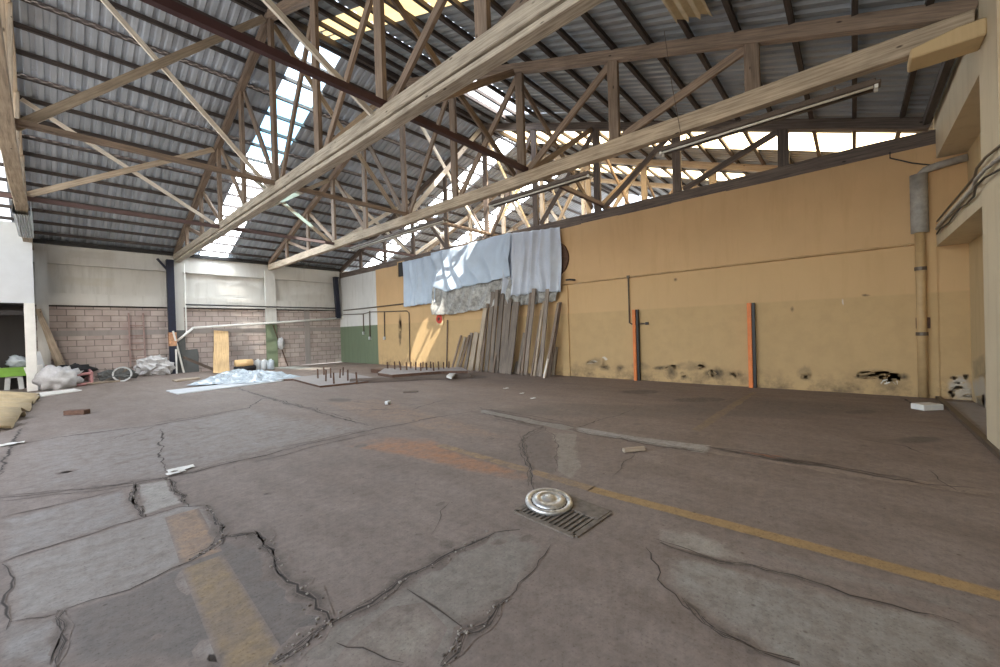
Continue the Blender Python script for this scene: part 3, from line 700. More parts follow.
# ------------------------------------------------------------------ columns and pipes at the back wall
t = thing('steel_column', 'navy steel column with a worn orange patch before the back wall', 'column', (3.68, 22.78, 0))
mb = MB(); mb.box((3.55, 22.68, 0), (3.81, 22.88, 5.2)); mb.build('shaft', M['navy'], t, bevel=.01)
mb = MB(); mb.box((3.545, 22.672, 1.35), (3.815, 22.885, 1.95)); mb.build('worn_band', M['orange'] if 0 else plain('worn_primer', (.5, .27, .15), .7, 0, .5, 9), t)
mb = MB(); mb.box((3.74, 22.665, .05), (3.8, 22.678, 1.2)); mb.build('white_stripe', M['offwhite'], t)
mb = MB(); mb.bar((3.25, 22.78, 5.2), (3.58, 22.78, 4.75), .08, .08); mb.build('bracket', M['navy'], t)
t = thing('steel_column', 'dark steel column in the corner where back and yellow walls meet', 'column', (11.4, 22.8, 2.6))
mb = MB(); mb.frame_sweep([(11.4, 22.82, 2.6), (11.4, 22.82, 3.0), (11.3, 22.82, 5.05)], .22, .22, V((0, 1, 0))); mb.build('shaft', M['navy'], t)
mb = MB(); mb.box((11.2, 22.75, 4.98), (11.5, 22.92, 5.04)); mb.build('cap_plate', M['navy'], t)
B = lambda x, y, d=0.0: on(1, BW-.16-d, x, y)
mb = MB(); mb.tube([V((4.2, 22.84, 3.22)), V((7.5, 22.84, 3.2)), V((11.5, 22.84, 3.2))], .035)
tag(mb.build('conduit', M['black']), 'black conduit running along the concrete band of the back wall', 'pipe')
mb = MB(); mb.tube([V((4.2, 22.85, 5.1)), V((4.2, 22.85, 3.3)), V((4.2, 22.85, 1.9))], .03)
tag(mb.build('conduit', M['offwhite']), 'pale vertical conduit beside the navy column, above the brickwork', 'pipe')
t = thing('plastic_pipe', 'long white plastic pipe crossing the brickwork to the corner', 'pipe', tuple(B(268, 323, .1)))
mb = MB(); mb.tube([B(192, 328, .1), B(230, 325.5, .1), B(268, 323.3, .1), B(340, 318, .1)], .055); mb.build('long_run', M['offwhite'], t, smooth=True)
mb = MB(); q = B(340, 318, .1); mb.tube([q, q+V((.12, 0, .03)), q+V((.15, 0, .3))], .07); mb.build('elbow', M['offwhite'], t, smooth=True)
mb = MB(); mb.tube([B(193, 328, .1), B(181, 338, .1), B(177, 341, .1)], .05); mb.build('branch', M['offwhite'], t, smooth=True)

def lean(px0, px1, w, th, mat, name, label, cat, group=None, plane=None, foot_z=0.0, foot_gap=.45):
    """a plank standing on the floor at photo point px0 and leaning on a wall at px1"""
    a = fl(*px0); ax, v = plane; b = on(ax, v, *px1)
    d = V((0, 0, 0)); d[1 - ax if ax < 2 else 0] = 1
    mb = MB(); nrm = (b-a).normalized().cross(d).normalized(); a2 = a + V((0, 0, .01))
    mb.bar(a2, b, w, th, nrm, n=3, jit=.03)
    return tag(mb.build(name, mat, bevel=.004), label, cat, group)
bp = (1, BW-.1)
lean((184,374.5),(173,331), .07, .05, M['offwhite'], 'batten', 'white batten leaning against the foot of the navy column', 'batten', plane=(1, 22.62))
lean((70,369.5),(41,318), .17, .05, M['tan'], 'plank', 'pale plank leaning on the brickwork left of the ladder, front one', 'plank', 'planks leaning left of the ladder', plane=(1, 22.72))
lean((64,369.5),(38,309), .15, .05, M['old'], 'plank', 'pale plank leaning on the brickwork left of the ladder, rear and taller', 'plank', 'planks leaning left of the ladder', plane=(1, 22.8))
lean((221.5,373.5),(221,331), .6, .03, M['ply'], 'plywood_panel', 'tan plywood panel leaning upright on the grey brickwork', 'panel', plane=bp)
lean((188,374),(186,350), .85, .03, M['greyboard'], 'board', 'dark grey board leaning behind the plywood panel and navy column', 'board', plane=(1, BW-.05))
lean((216,371.5),(183,357), .12, .05, M['dkwood'], 'plank', 'dark plank slanting low from the grey board to the plywood', 'plank', plane=(1, 22.75))
# ladder
t = thing('ladder', 'faded wooden ladder leaning on the brickwork under the plaster band', 'ladder', tuple(fl(136, 375)))
for xa, xb in ((128.5, 131), (143, 146)):
    a = fl(xb, 374.5); b = on(1, BW-.08, xa, 313); MB().bar(a, b, .05, .06, V((0, -1, .1)), n=3, jit=.05).build('rail', M['ladder'], t)
for f in (.12, .28, .42, .52, .64, .8):
    a = fl(131, 374.5).lerp(on(1, BW-.08, 128.5, 313), f); b = fl(146, 374.5).lerp(on(1, BW-.08, 143, 313), f)
    MB().bar(a, b, .045, .045).build('rung', M['ladder'], t)
# leaning rod with a rag
t = thing('rod', 'thin red rod leaning by the green pillar with a white rag', 'rod', tuple(fl(288, 366)))
a = fl(288, 366.5); b = on(1, BW-.2, 273, 325); MB().tube([a, b], .025, 6).build('shaft', M['rust'], t)
def blob(c, rx, ry, rz, seed, amp=.35, n=14, crumple=3.0):
    mb = MB(); c = V(c); rings = []
    for i in range(n+1):
        th = math.pi*i/n
        rings.append([])
        for k in range(n*2):
            ph = math.pi*k/n; d = V((math.sin(th)*math.cos(ph), math.sin(th)*math.sin(ph), math.cos(th)))
            q = d*crumple + V((seed*3.1, seed*1.7, 0)); r = 1 + amp*(noise.noise(q) + .6*abs(noise.noise(q*2.3)) - .2)
            p = c + V((d.x*rx*r, d.y*ry*r, d.z*rz*r)); p.z = max(p.z, .004); rings[-1].append(mb.vert(p))
    for r0, r1 in zip(rings, rings[1:]):
        for k in range(n*2): mb.face([r0[k], r0[(k+1) % (n*2)], r1[(k+1) % (n*2)], r1[k]])
    return mb
q = a.lerp(b, .55); blob(q + V((.03, -.06, 0)), .16, .1, .3, 5).build('rag', M['bag'], t, smooth=True)

# ------------------------------------------------------------------ yellow wall: pipes, posts, tarpaulins, leaning timber
W = lambda x, y, d=.04: on(0, YW-d, x, y)
def pipe(pts, r, mat, label, d=.04, cat='pipe', name='conduit'):
    mb = MB(); mb.tube([W(*p, d) for p in pts], r, 8); return tag(mb.build(name, mat, smooth=True), label, cat)
p0, p1 = V((YW-.045, 7.4, 3.1)), V((YW-.045, -1.0, 3.1))
mb = MB(); mb.tube([p0, p1], .022); tag(mb.build('conduit', M['ypipe']), 'long yellow painted conduit along the middle of the yellow wall', 'pipe')
mb = MB(); mb.tube([V((YW-.05, 5.05, 3.1)), V((YW-.05, 5.05, 1.72)), V((YW-.05, 4.98, 1.68)), V((YW-.05, 4.55, 1.68))], .022)
t = tag(mb.build('conduit', M['conduit']), 'dark conduit dropping beside the shorter orange post to a small box', 'pipe')
MB().box((YW-.08, 4.48, 1.64), (YW-.02, 4.56, 1.72)).build('junction_box', M['black'], t); MB().box((YW-.08, 5.01, 3.06), (YW-.02, 5.09, 3.14)).build('elbow_box', M['conduit'], t)
pipe([(343.5,310.5),(372,307.5),(406,303.5)], .028, M['conduit'], 'upper dark conduit on the white and yellow corner wall')
pipe([(343.5,314.5),(363,314),(370,312),(407,311),(409,313),(410,362)], .024, M['conduit'], 'lower dark conduit turning down the yellow wall near the corner')
for px, y0, y1, lb in ((363.3, 314, 332, 'leftmost dark drop pipe with a tip over the green dado'), (369.6, 311, 337, 'second dark drop pipe from the corner, with a pale tip'), (384.3, 312, 337, 'thin dark drop pipe on the yellow wall next to the green dado')):
    mb = MB(); mb.tube([W(px, y0), W(px+.3, y1)], .028); o = tag(mb.build('drop_pipe', M['conduit']), lb, 'pipe')
    q = W(px+.3, y1); MB().box((q.x-.05, q.y-.06, q.z-.14), (q.x+.03, q.y+.06, q.z+.02)).build('socket_box', M['greyplastic'], o)
t = thing('downpipe', 'grey plastic downpipe in the corner between yellow and cream walls', 'pipe', (YW-.1, -1.02, .02))
MB().tube([V((YW-.1, -1.02, 3.3)), V((YW-.1, -1.02, 4.45))], .13, 14).build('sleeve', M['gpipe'], t, smooth=True)
MB().tube([V((YW-.1, -1.02, .02)), V((YW-.1, -1.02, 2.0)), V((YW-.1, -1.02, 3.35))], .075, 12).build('lower_pipe', M['ypipe'], t, smooth=True)
for z in (1.25, 2.55): MB().tube([V((YW-.1, -1.02, z)), V((YW-.1, -1.02, z+.07))], .09, 12).build('clamp', M['conduit'], t)
MB().tube([V((YW-.1, -1.02, 4.4)), V((YW-.1, -1.12, 4.52)), V((YW-.1, -1.3, 4.56)), V((YW-.1, -1.66, 4.6))], .07, 10).build('upper_bend', M['gpipe'], t, smooth=True)
mb = MB(); mb.tube([W(890,152), W(890,158), W(912,163), W(930,165)], .012, 6); tag(mb.build('cable', M['black']), 'thin black cable below the wall-top timber by the downpipe', 'cable')
for k, (dz, dy, r, mt, lb) in enumerate(((.44, .02, .016, 'conduit', 'topmost dark pipe along the cream wall beam'), (.3, .03, .022, 'gpipe', 'grey pipe along the cream wall beam, below the topmost'), (.2, .03, .014, 'black', 'lowest black cable along the cream wall beam'))):
    mb = MB(); pts = []
    for i in range(14):
        x = 11.3 - i*.45; pts.append(V((x, RW + dy + (.05 if 6.9 < x < 7.85 else 0), 3.0 + dz + (.025*math.sin(i*1.7) if mt == 'black' else 0))))
    mb.tube(pts, r, 8); tag(mb.build('wall_pipe', M[mt], smooth=True), lb, 'pipe', 'pipes along the cream wall beam')
for px, y1, lb in ((637, 310.4, 'orange steel post against the yellow wall, nearer the leaning planks'), (752, 303, 'orange steel post against the yellow wall, farther from the leaning planks')):
    y = W(px, 345).y - .02; t = thing('guard_post', lb, 'post', (YW-.09, y, 0), 'orange posts on the yellow wall')
    MB().box((YW-.17, y, 0), (YW-.02, y+.09, 2.1)).build('flange', M['orange'], t, bevel=.006)
    MB().box((YW-.13, y-.065, 0), (YW-.02, y-.001, 2.1)).build('web', M['black'], t)
q = W(923, 323); mb = MB(); mb.box((YW-.06, q.y-.1, q.z-.11), (YW-.02, q.y+.1, q.z+.11)); t = tag(mb.build('switch_box', M['rust'], bevel=.006), 'small dark red switch box on the yellow wall by the downpipe', 'switch')
MB().box((YW-.075, q.y-.03, q.z-.04), (YW-.06, q.y+.03, q.z+.04)).build('toggle', M['black'], t)
q0, q1 = W(398, 263), W(404, 276); mb = MB(); 
t = thing('vent', 'small black vent opening high on the yellow wall left of the tarpaulins', 'vent', (YW, (q0.y+q1.y)/2, q1.z))
MB().box((YW-.03, q1.y, q1.z), (YW-.021, q0.y, q0.z)).build('recess', M['black'], t)
f = MB(); f.box((YW-.06, q1.y-.05, q1.z-.05), (YW-.02, q0.y+.05, q1.z)); f.box((YW-.06, q1.y-.05, q0.z), (YW-.02, q0.y+.05, q0.z+.05)); f.box((YW-.06, q1.y-.05, q1.z), (YW-.02, q1.y, q0.z)); f.box((YW-.06, q0.y, q1.z), (YW-.02, q0.y+.05, q0.z)); f.build('frame', M['ypipe'], t)
q = W(439.5, 319); t = thing('sign', 'round red sign on a pale square below the silver tarpaulin edge', 'sign', (YW, q.y, q.z-.3))
TR = Matrix.Rotation(-math.pi/2, 3, 'Y')
MB().lathe([(.2, 0), (.2, .02), (.17, .03)], (YW-.05, q.y, q.z), 28, TR).build('disc', M['red'], t); MB().lathe([(.07, 0), (.07, .012)], (YW-.08, q.y, q.z), 20, TR).build('centre', M['rust'], t)
MB().box((YW-.05, q.y-.24, q.z-.28), (YW-.03, q.y+.24, q.z+.24)).build('backing', M['cream'], t)
pipe([(447.5,320),(447,345),(446.5,371)], .03, M['brown'], 'thin brown batten fixed upright on the wall below the red sign', cat='batten', name='batten')
pipe([(566,280),(570,279.5),(575,280)], .03, M['black'], 'short dark bracket on the wall beside the right tarpaulin', .25, 'bracket', 'bracket')
mb = MB(); q = W(564, 258); mb.lathe([(.62, 0), (.6, .05)], (YW-.03, q.y+.42, q.z), 26, TR); tag(mb.build('disc_plate', M['rust']), 'dark round plate half hidden behind the right tarpaulin', 'plate')

def sheet(top, bot, mat, name, label, d0, folds, seed, group='tarpaulins on the yellow wall', nx=70, ny=34, drape=.06):
    """a hanging sheet between a top and a bottom outline traced on the wall plane, with real folds standing off it"""
    def pl(pts, f):
        L = [0]
        for a, b in zip(pts, pts[1:]): L.append(L[-1] + (b-a).length)
        s = f*L[-1]
        for i in range(len(pts)-1):
            if s <= L[i+1] or i == len(pts)-2: return pts[i].lerp(pts[i+1], (s-L[i])/max(1e-6, L[i+1]-L[i]))
    T = [W(*p, d0) for p in top]; Bt = [W(*p, d0) for p in bot]; mb = MB(); g = []
    for j in range(ny+1):
        v = j/ny; row = []
        for i in range(nx+1):
            u = i/nx; p = pl(T, u).lerp(pl(Bt, u), v)
            ph = u*folds*2*math.pi + 1.6*math.sin(v*2.1+seed) + 5*noise.noise(V((u*3, v*1.2, seed)))
            a = drape*(.5+.9*v)
            p.x -= a*(1-abs(math.sin(ph*.5)))*1.5 + drape*.7*(noise.noise(V((u*5, v*2, seed*2.3)))+.4) + .22*drape*noise.noise(V((u*22, v*3, seed)))
            p.z += .03*noise.noise(V((u*9, 0, seed)))*v + (.04*noise.noise(V((u*30, 3, seed))) if j == ny else 0)
            row.append(mb.vert(p))
        g.append(row)
    for j in range(ny):
        for i in range(nx): mb.face([g[j][i], g[j][i+1], g[j+1][i+1], g[j+1][i]])
    return tag(mb.build(name, mat, smooth=True, solid=.006), label, 'tarpaulin', group)
sheet([(403,262),(418,259),(436,254)], [(406,307),(420,305),(437,303)], M['tarpblue'], 'tarpaulin', 'narrow pale blue tarpaulin at the far end, beside the vent', .1, 4, 1)
sheet([(434,286),(470,284),(514,277)], [(434,315),(452,314.5),(478,310),(513,304)], M['tarpsilver'], 'tarpaulin', 'crumpled silver grey tarpaulin hanging below the wide blue one', .1, 7, 5, drape=.12)
sheet([(508,294),(535,292),(561,290)], [(508,306),(530,305),(556,301)], M['tarpsilver'], 'tarpaulin', 'crumpled silver strip under the right grey tarpaulin, behind plank tops', .1, 6, 9, drape=.1)
sheet([(509,233.5),(530,231.5),(545,229.5),(561.5,227)], [(503,294),(520,296),(540,292),(562.5,292)], M['tarpgrey'], 'tarpaulin', 'pleated grey tarpaulin at the right end, above the tallest planks', .16, 6, 3, drape=.1)
sheet([(432,253),(460,247),(490,238),(512,233)], [(436,287),(447,292),(470,286),(490,282),(511,276)], M['tarpblue'], 'tarpaulin', 'wide pale blue tarpaulin in the middle with a sunlit streak', .24, 5, 2, drape=.09)

z5 = lambda x, y: (430 + x/5.133, 270 + y/5.133)
PL = [  # foot, top (measured in the photo), width, material, colour words
 ((112,512),(160,335),.09,'brown','slim brown'), ((135,512),(182,345),.13,'tan','tan'), ((152,514),(202,335),.1,'brown','brown'), ((180,516),(214,322),.16,'greyplank','grey'), ((207,518),(240,320),.26,'tan','reddish tan'),
 ((240,520),(284,195),.2,'tan','orange brown'), ((262,522),(297,172),.14,'brown','tall brown'), ((288,524),(324,112),.2,'greyplank','dark grey'), ((312,526),(345,102),.18,'greyplank','dark grey'), ((338,528),(372,98),.22,'greyplank','dark grey'), ((370,532),(402,150),.34,'greyplank','broad grey'), ((402,535),(443,163),.3,'greyplank','broad grey'),
 ((452,535),(486,322),.14,'greyplank','short dark'), ((470,540),(519,98),.09,'brown','tall thin brown'), ((490,540),(535,95),.16,'greyplank','tall dark'), ((520,546),(572,205),.07,'brown','slim brown'), ((535,546),(584,160),.08,'tan','slim tan'), ((548,546),(592,290),.12,'greyplank','short grey'), ((566,548),(604,98),.15,'greyplank','tall dark'),
 ((584,556),(640,300),.07,'pale','pinkish white thin'), ((594,552),(660,170),.11,'brown','brown'), ((612,546),(668,165),.12,'brown','reddish brown'), ((632,540),(650,395),.12,'tan','short orange'), ((322,530),(356,330),.1,'brown','short brown'), ((436,532),(452,470),.16,'greyplank','stubby dark')]
for k, (a, b, w, mt, cw) in enumerate(PL):
    pa, pb = z5(*a), z5(*b)
    lean(pa, pb, w, .045, M[mt], 'plank', f'{cw} plank leaning on the yellow wall, {NUM[k] if k < 23 else ("short one among the dark grey planks" if k == 23 else "lowest stub by the broad planks")}{" from the left" if k < 23 else ""}', 'plank', 'planks leaning on the yellow wall', plane=(0, YW-.1 - (.15 if b[1] < 200 else 0) - .05*(k % 3)))

# ------------------------------------------------------------------ things on the floor
# wheel trim on the drain grate
gc = [fl(*q) for q in ((516,512),(575,537),(610,513),(553,491))]
t = thing('drain_grate', 'square iron drain grate set in the concrete under the wheel trim', 'drain', tuple(sum(gc, V())/4))
mb = MB()
for a, b in zip(gc, gc[1:]+gc[:1]): mb.bar(a+V((0,0,.006)), b+V((0,0,.006)), .05, .012)
mb.build('frame', M['iron'], t)
mb = MB(); mb.face([mb.vert(p + V((0, 0, .005))) for p in gc]); mb.build('pit', M['black'], t)
mb = MB()
for k in range(1, 13):
    f = k/13; a = gc[0].lerp(gc[1], f); b = gc[3].lerp(gc[2], f); mid_ = .62
    mb.bar(a + V((0,0,.008)), a.lerp(b, mid_) + V((0,0,.008)), .024, .01)
mb.build('bars', M['iron'], t)
mb = MB(); mb.face([mb.vert(p + V((0, 0, .011))) for p in (gc[0].lerp(gc[3], .62), gc[1].lerp(gc[2], .62), gc[2], gc[3])]); mb.build('cover_plate', M['iron'], t, solid=.012)
tl = Matrix.Rotation(math.radians(7), 3, V((1, -.6, 0))); hc = fl(549, 506) + V((0, 0, .042))
t = thing('wheel_trim', 'round silver wheel trim lying on the drain grate', 'wheel trim', tuple(hc))
MB().lathe([(.205, -.02), (.215, 0), (.21, .018), (.19, .024), (.165, .012), (.16, .004), (.19, -.015)], hc, 48, tl).build('rim', M['steel'], t, smooth=True)
MB().lathe([(.155, -.004), (.15, .02), (.125, .034), (.09, .04), (.085, .03), (.06, .032), (.05, .046), (.02, .05)], hc, 48, tl).build('dome', M['steel'], t, smooth=True)
for k in range(20):
    a = 2*math.pi*k/20; c = hc + tl @ V((.163*math.cos(a), .163*math.sin(a), .006)); rdir = tl @ V((math.cos(a), math.sin(a), 0)); td = tl @ V((-math.sin(a), math.cos(a), 0))
    MB().obox(c, rdir, td, tl @ V((0, 0, 1)), .03, .022, .012).build('rib', M['iron'], t)
def lump(q, sx, sy, sz, rz, mat, name, label, cat, z=0.0, bevel=.006, group=None):
    p = fl(*q); c, s = math.cos(rz), math.sin(rz)
    mb = MB(); mb.obox(p + V((0, 0, z + sz/2 + .004)), V((c, s, 0)), V((-s, c, 0)), V((0, 0, 1)), sx, sy, sz)
    return tag(mb.build(name, mat, bevel=bevel), label, cat, group)
lump((634,451.5), .3, .06, .05, -.62, M['tan'], 'wood_offcut', 'short tan wood offcut lying alone on the open floor', 'offcut')
lump((927,409.5), .36, .22, .1, -.8, M['offwhite'], 'foam_block', 'white foam block on the floor by the cream end wall', 'block')
lump((77,414.5), .42, .16, .1, -.75, M['rust'], 'brick', 'brown red brick lying alone before the debris at left', 'brick')
for k, (q, s, lb) in enumerate((((181,470), .26, 'white paper scrap near the floor joint at left, larger one'), ((176,474), .18, 'white paper scrap near the floor joint at left, smaller one'), ((10,445), .3, 'curled white paper scrap at the left edge'), ((506,389), .16, 'white scrap before the planks, nearest them'), ((522,394), .14, 'white scrap before the planks, middle one'), ((533,399), .15, 'white scrap before the planks, farthest from them'))):
    p = fl(*q); mb = MB(); n = 5
    g = [[mb.vert(p + V(((i/n-.5)*s, (j/n-.5)*s*.5, .012+.02*noise.noise(V((i*.6+k*3, j*.6, k)))+.01))) for i in range(n+1)] for j in range(n+1)]
    for j in range(n):
        for i in range(n): mb.face([g[j][i], g[j][i+1], g[j+1][i+1], g[j+1][i]])
    tag(mb.build('paper_scrap', M['offwhite'], solid=.002), lb, 'scrap', 'white scraps on the floor')
lump((388,404.5), .14, .1, .08, .3, M['greyplastic'], 'stone', 'small pale stone on the floor before the spiked boards', 'stone', bevel=.02)
lump((411,392.5), .4, .1, .04, -.7, M['dkwood'], 'wood_offcut', 'dark offcut on the floor before the spiked boards', 'offcut')
lump((449,401), .3, .2, .03, -.2, M['dkwood'], 'wood_offcut', 'thin dark offcut between spiked boards and open floor', 'offcut') if 0 else None

# flat white boards and polythene heap
def slab(px, th, mat, name, label, cat, z=.006):
    mb = MB(); P = [fl(*q) for q in px]; n = len(P); lo = [mb.vert(p+V((0,0,z))) for p in P]; hi = [mb.vert(p+V((0,0,z+th))) for p in P]
    mb.face(lo[::-1]); mb.face(hi)
    for k in range(n): mb.face([lo[k], lo[(k+1) % n], hi[(k+1) % n], hi[k]])
    return tag(mb.build(name, mat), label, cat)
slab([(32,394.5),(40,397.5),(82,391),(74,389.5)], .03, M['offwhite'], 'board', 'white board lying flat beside the white corner post', 'board')
slab([(166,391.5),(178,394.8),(282,381.5),(292,378),(268,379.5),(215,386)], .03, M['brightwhite'], 'board', 'long white board lying flat under the polythene heap', 'board')
slab([(172,381),(176,382.3),(200,379.2),(198,378.2)], .05, M['tan'], 'plank', 'short pale plank on the floor before the navy column', 'plank')
mb = MB(); A = [fl(*q, .03) for q in ((186,386),(262,383),(306,377),(252,373.5),(214,376))]
cx = sum(A, V())/5; g = []
nr, na = 26, 84
for i in range(nr+1):
    f = i/nr; row = []
    for k in range(na):
        t_ = k/na*5; a = A[int(t_) % 5].lerp(A[(int(t_)+1) % 5], t_-int(t_)); p = cx.lerp(a, f*(1+.08*noise.noise(V((k*.4, 0, 2)))))
        hgt = (1-f**1.5)*.2 + .16*(noise.noise(p*1.7)+.35)*(1-f**4) + .1*noise.noise(p*4.5)*(1-f**3) + .05*noise.noise(p*11)
        row.append(mb.vert(V((p.x, p.y, max(.04, .04+hgt)))))
    g.append(row)
for r0, r1 in zip(g, g[1:]):
    for k in range(na): mb.face([r0[k], r1[k], r1[(k+1) % na], r0[(k+1) % na]])
tag(mb.build('plastic_sheet', M['poly']), 'heap of crumpled bluish polythene sheet on a white board', 'plastic sheet')
# rolls and bottles behind the heap
p = fl(244, 371); ux = V((.97, -.1, 0)).normalized()
t = thing('rolled_mat', 'tan and black rolled foam mat lying by the green pillar', 'mat', tuple(p))
MB().tube([p+V((-.35,0,.36)), p+V((.35,0,.36))], .19, 18).build('tan_roll', M['ply'], t, smooth=True)
MB().tube([p+V((-.42,-.1,.13)), p+V((.45,-.1,.13))], .125, 16).build('black_roll', M['blackcloth'], t, smooth=True)
for k, (px, lb) in enumerate(((258, 'pale plastic drum lying beside the rolled foam mat'), (264.5, 'pale plastic drum between its neighbours at the green pillar'), (271, 'bluish plastic drum right before the green pillar'))):
    p = fl(px, 369.8); t = thing('plastic_drum', lb, 'drum', tuple(p), 'plastic drums by the green pillar')
    MB().lathe([(.14, .01), (.15, .05), (.15, .4), (.12, .46), (.05, .48)], p, 18).build('body', M['greyplastic'] if k < 2 else M['poly'], t, smooth=True)
    MB().lathe([(.05, .48), (.05, .53)], p, 12).build('cap', M['offwhite'], t)
# boards with upright steel rods
def spiked(corners, rods, name, label, th, hgt, z=.0, mat='band'):
    P = [fl(*q) for q in corners]; t = thing(name, label, 'spiked board', tuple(sum(P, V())/len(P)), 'boards with upright steel rods')
    mb = MB(); n = len(P); lo = [mb.vert(p+V((0,0,z+.006))) for p in P]; hi = [mb.vert(p+V((0,0,z+th))) for p in P]
    mb.face(lo[::-1]); mb.face(hi); mb.cur = 1
    for k in range(n): mb.face([lo[k], lo[(k+1) % n], hi[(k+1) % n], hi[k]])
    mb.build('board', [M[mat], M['rust']], t)
    for (x, y) in rods:
        p = fl(x, y); MB().tube([V((p.x, p.y, z+th)), V((p.x+rnd(-.02,.02), p.y+rnd(-.02,.02), z+th+hgt*rnd(.85,1.1)))], .026, 8).build('rod', M['rust'], t)
spiked([(268,381.5),(293,380.5),(320,387.8),(384,381.2),(350,374.5),(345,373.5)], [(318,380),(324,376.5),(326,383),(331,379.5),(334,385.5),(340,379.5),(348,382.5),(357,386),(343,377)], 'spiked_board', 'flat board with rusty upright rods, nearer the polythene heap', .06, .36)
spiked([(378,379.5),(392,382),(440,378),(468,377.5),(462,373.5),(385,374)], [(388,374.5),(395,375.5),(401,376.5),(407,376.5),(411,374.5),(416,376.5),(421,377.5),(423,374.5),(427,376.5),(431,374.5),(434,377.5),(439,376),(444,375),(449,374.5),(400,373.8)], 'spiked_board', 'long board crowded with rusty rods, before the yellow wall', .1, .27, .14)
lump((412,380.3), 4.0, .25, .14, 2.45, M['dkwood'], 'timber', 'dark timber bearer lying under the crowded spiked board', 'timber')
slab([(371,372.6),(386,374.5),(398,373.6),(384,371.8)], .14, M['rust'], 'plate', 'rusty plate at the far end of the crowded spiked board', 'plate')
slab([(446.5,380.5),(451.5,382.3),(458.5,374.5),(454,373.8)], .06, M['offwhite'], 'plank', 'short white plank propped at the crowded spiked board', 'plank', .1)

# junk by the white post
lean((45,389),(34,352), .3, .03, M['greyplastic'], 'board', 'pale grey board leaning behind the white corner post', 'board', 'boards leaning behind the white post', plane=(1, 22.3))
lean((41,389.5),(33,366), .45, .03, M['offwhite'], 'board', 'white board leaning lowest behind the white corner post', 'board', 'boards leaning behind the white post', plane=(1, 21.9))
lean((49,388),(42,366), .25, .03, M['pink'], 'board', 'faded pink board leaning between post and plastic bag', 'board', 'boards leaning behind the white post', plane=(1, 22.2))
p = fl(59, 389); tag(blob(p + V((0, 0, .36)), .55, .4, .42, 2, .4).build('plastic_bag', M['bag'], smooth=True), 'crumpled white plastic bag of rubbish beside the pink frame', 'bag')
p = fl(72, 379); tag(blob(p + V((0, -.25, .42)), .62, .4, .28, 7, .45).build('black_bag', M['blackcloth'], smooth=True), 'black bag slumped on top of the pink frame', 'bag')
t = thing('metal_frame', 'faded pink metal frame tipped over behind the plastic bag', 'frame', tuple(fl(80, 387)))
a, b, c, d = fl(69, 388), fl(92, 384.5), fl(89, 380), fl(70, 382)
for z in (.06, .42): MB().tube([a+V((0,0,z)), b+V((0,0,z)), c+V((0,0,z)), d+V((0,0,z)), a+V((0,0,z))], .05, 8).build('rail', M['pink'], t)
for q in (a, b, c, d): MB().tube([q+V((0,0,.01)), q+V((0,0,.46))], .04, 8).build('leg', M['pink'], t)
t = thing('scrap_machine', 'dark tangled machine scrap at the foot of the ladder', 'scrap', tuple(fl(118, 381)))
p = fl(118, 381); blob(p + V((0,0,.22)), .55, .3, .22, 11, .5).build('body', M['greyboard'], t)
for k in range(5): MB().tube([p+V((rnd(-.6,.6), rnd(-.3,.3), .05)), p+V((rnd(-.5,.5), rnd(-.3,.3), .5)), p+V((rnd(-.6,.6), rnd(-.3,.3), .1))], .03, 6).build('bent_pipe', M['iron'], t)
MB().tube([p+V((.1+.26*math.cos(a), -.3, .27+.26*math.sin(a))) for a in [k*.35 for k in range(19)]], .03, 6, False).build('wheel', M['greyplastic'], t)
p = fl(153, 377.5); tag(blob(p + V((0,-.4,.38)), .62, .3, .42, 21, .5, 14, 4).build('plastic_bag', M['bag'], smooth=False), 'crumpled pale grey sacking heap at the ladder foot by the navy column', 'bag')
lump((103,383), .9, .3, .06, .1, M['old'], 'plank', 'flat board among the debris between pink frame and machine scrap', 'plank')
# lime crate on a grey stool in the store opening
p = fl(14, 390) + V((.0, .35, 0)); p.z = 0
t = thing('stool', 'grey plastic stool in the dark store opening', 'stool', tuple(p))
MB().box((p.x-.2, p.y-.2, .42), (p.x+.2, p.y+.2, .47)).build('seat', M['greyplastic'], t, bevel=.02)
for sx in (-1, 1):
    for sy in (-1, 1): MB().bar((p.x+sx*.17, p.y+sy*.17, 0), (p.x+sx*.14, p.y+sy*.14, .42), .12, .05, V((0, 1, 0))).build('leg', M['greyplastic'], t)
t = thing('crate', 'lime green plastic crate on the grey stool', 'crate', (p.x, p.y, .475))
w_, d_, z0, z1 = .33, .24, .475, .8
b_ = MB(); b_.box((p.x-w_, p.y-d_, z0), (p.x+w_, p.y+d_, z0+.03))
for q0, q1 in (((-w_, -d_), (w_, -d_+.03)), ((-w_, d_-.03), (w_, d_)), ((-w_, -d_+.03), (-w_+.03, d_-.03)), ((w_-.03, -d_+.03), (w_, d_-.03))): b_.box((p.x+q0[0], p.y+q0[1], z0+.03), (p.x+q1[0], p.y+q1[1], z1))
b_.build('body', M['lime'], t)
for q0, q1 in ((p.y-d_-.03, p.y-d_), (p.y+d_, p.y+d_+.03)): MB().box((p.x-w_-.03, q0, z1-.06), (p.x+w_+.03, q1, z1)).build('rim', M['lime'], t)
tag(blob((p.x+.08, p.y, .98), .25, .17, .24, 31, .45).build('plastic_bag', M['poly'], smooth=True), 'bluish plastic bag stuffed into the lime crate', 'bag')
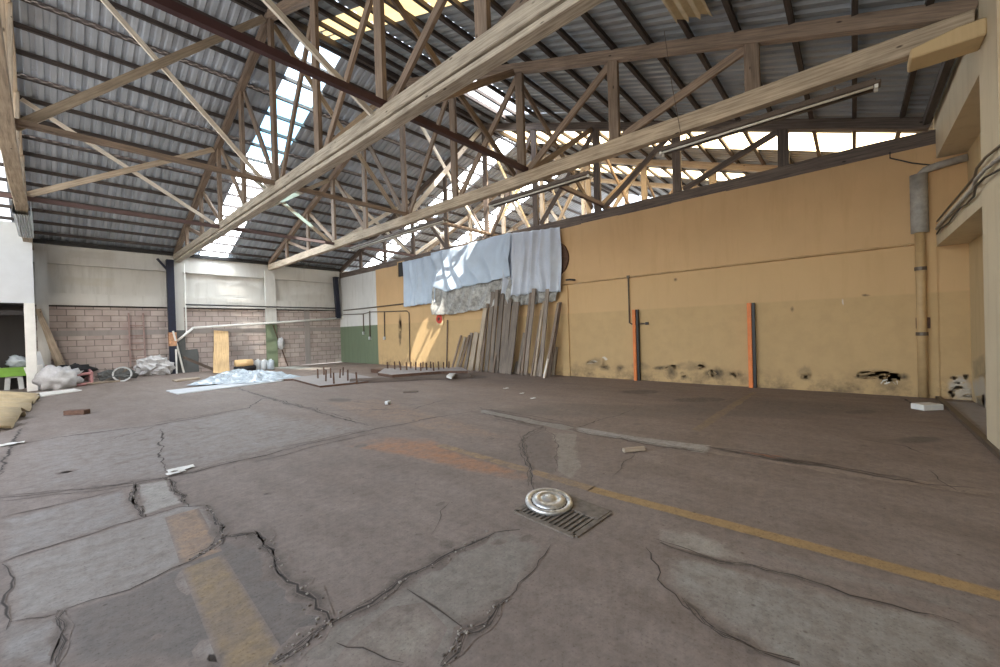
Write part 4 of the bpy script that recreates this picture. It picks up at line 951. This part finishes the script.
# corrugated sheet at the left edge
mb = MB(); g = []
a, b = V((-.2, 18.2, .02)), V((-.5, 11.9, .02))
for i in range(61):
    f = i/60; e = a.lerp(b, f); row = []
    for k in range(8):
        s = k/7; q = e + V((-2.6*s, 0, .62*s)); q.z += .075*math.sin(f*2*math.pi*7) + .06
        q.x += .1*noise.noise(V((f*9, 0, 4)))*(1-s); row.append(mb.vert(q))
    g.append(row)
for r0, r1 in zip(g, g[1:]):
    for k in range(7): mb.face([r0[k], r0[k+1], r1[k+1], r1[k]])
tag(mb.build('corrugated_sheet', M['fibre'], smooth=True, solid=.012), 'yellowed corrugated sheet propped up on the floor at the left edge', 'sheet')
# zinc sleeve wrapped round the end of the left truss
mb = MB(); ya, yb = 16.3, 19.7; g = []
sec = [(-.53, 5.5), (-.53, 5.03)] + [(-.53 + .025*k, 5.03) for k in range(1, 13)] + [(-.22, 5.03), (-.22, 5.5)]
for k, (x, z) in enumerate(sec):
    w_ = .03*(k % 2) if 1 < k < len(sec)-2 else 0
    g.append([mb.vert((x, y, z - w_)) for y in (ya, yb)])
for r0, r1 in zip(g, g[1:]): mb.face([r0[0], r1[0], r1[1], r0[1]])
tag(mb.build('corrugated_sheet', M['zinc'], solid=.004), 'small ribbed zinc sheet wrapped round the far end of the left edge truss', 'sheet')

# ------------------------------------------------------------------ daylight
w = bpy.data.worlds.new('sky'); bpy.context.scene.world = w; w.use_nodes = True; nt = w.node_tree
sk = nt.nodes.new('ShaderNodeTexSky'); sk.sky_type = 'NISHITA'; sk.sun_disc = False; sk.sun_elevation = math.radians(45); sk.sun_rotation = math.radians(200); sk.air_density = 1.2; sk.dust_density = 2.5
mxs = mixc(nt, .7, sk.outputs[0], (1.5, 1.46, 1.4)); nt.links.new(mxs, nt.nodes['Background'].inputs[0]); nt.nodes['Background'].inputs[1].default_value = .5
sd = bpy.data.lights.new('sun', 'SUN'); sd.energy = 4.0; sd.angle = math.radians(.55); sd.color = (1, .93, .82)
so = bpy.data.objects.new('sun', sd); C.objects.link(so); so.location = (0, -20, 30)
so.rotation_euler = V((.42, 1, -1.25)).to_track_quat('-Z', 'Y').to_euler()
vs = bpy.context.scene.view_settings; vs.view_transform = 'Standard'; vs.look = 'None'; vs.gamma = 1; vs.use_curve_mapping = False
vs.exposure = 2.45

for o in list(C.objects):
    if '_o' in o: del o['_o']
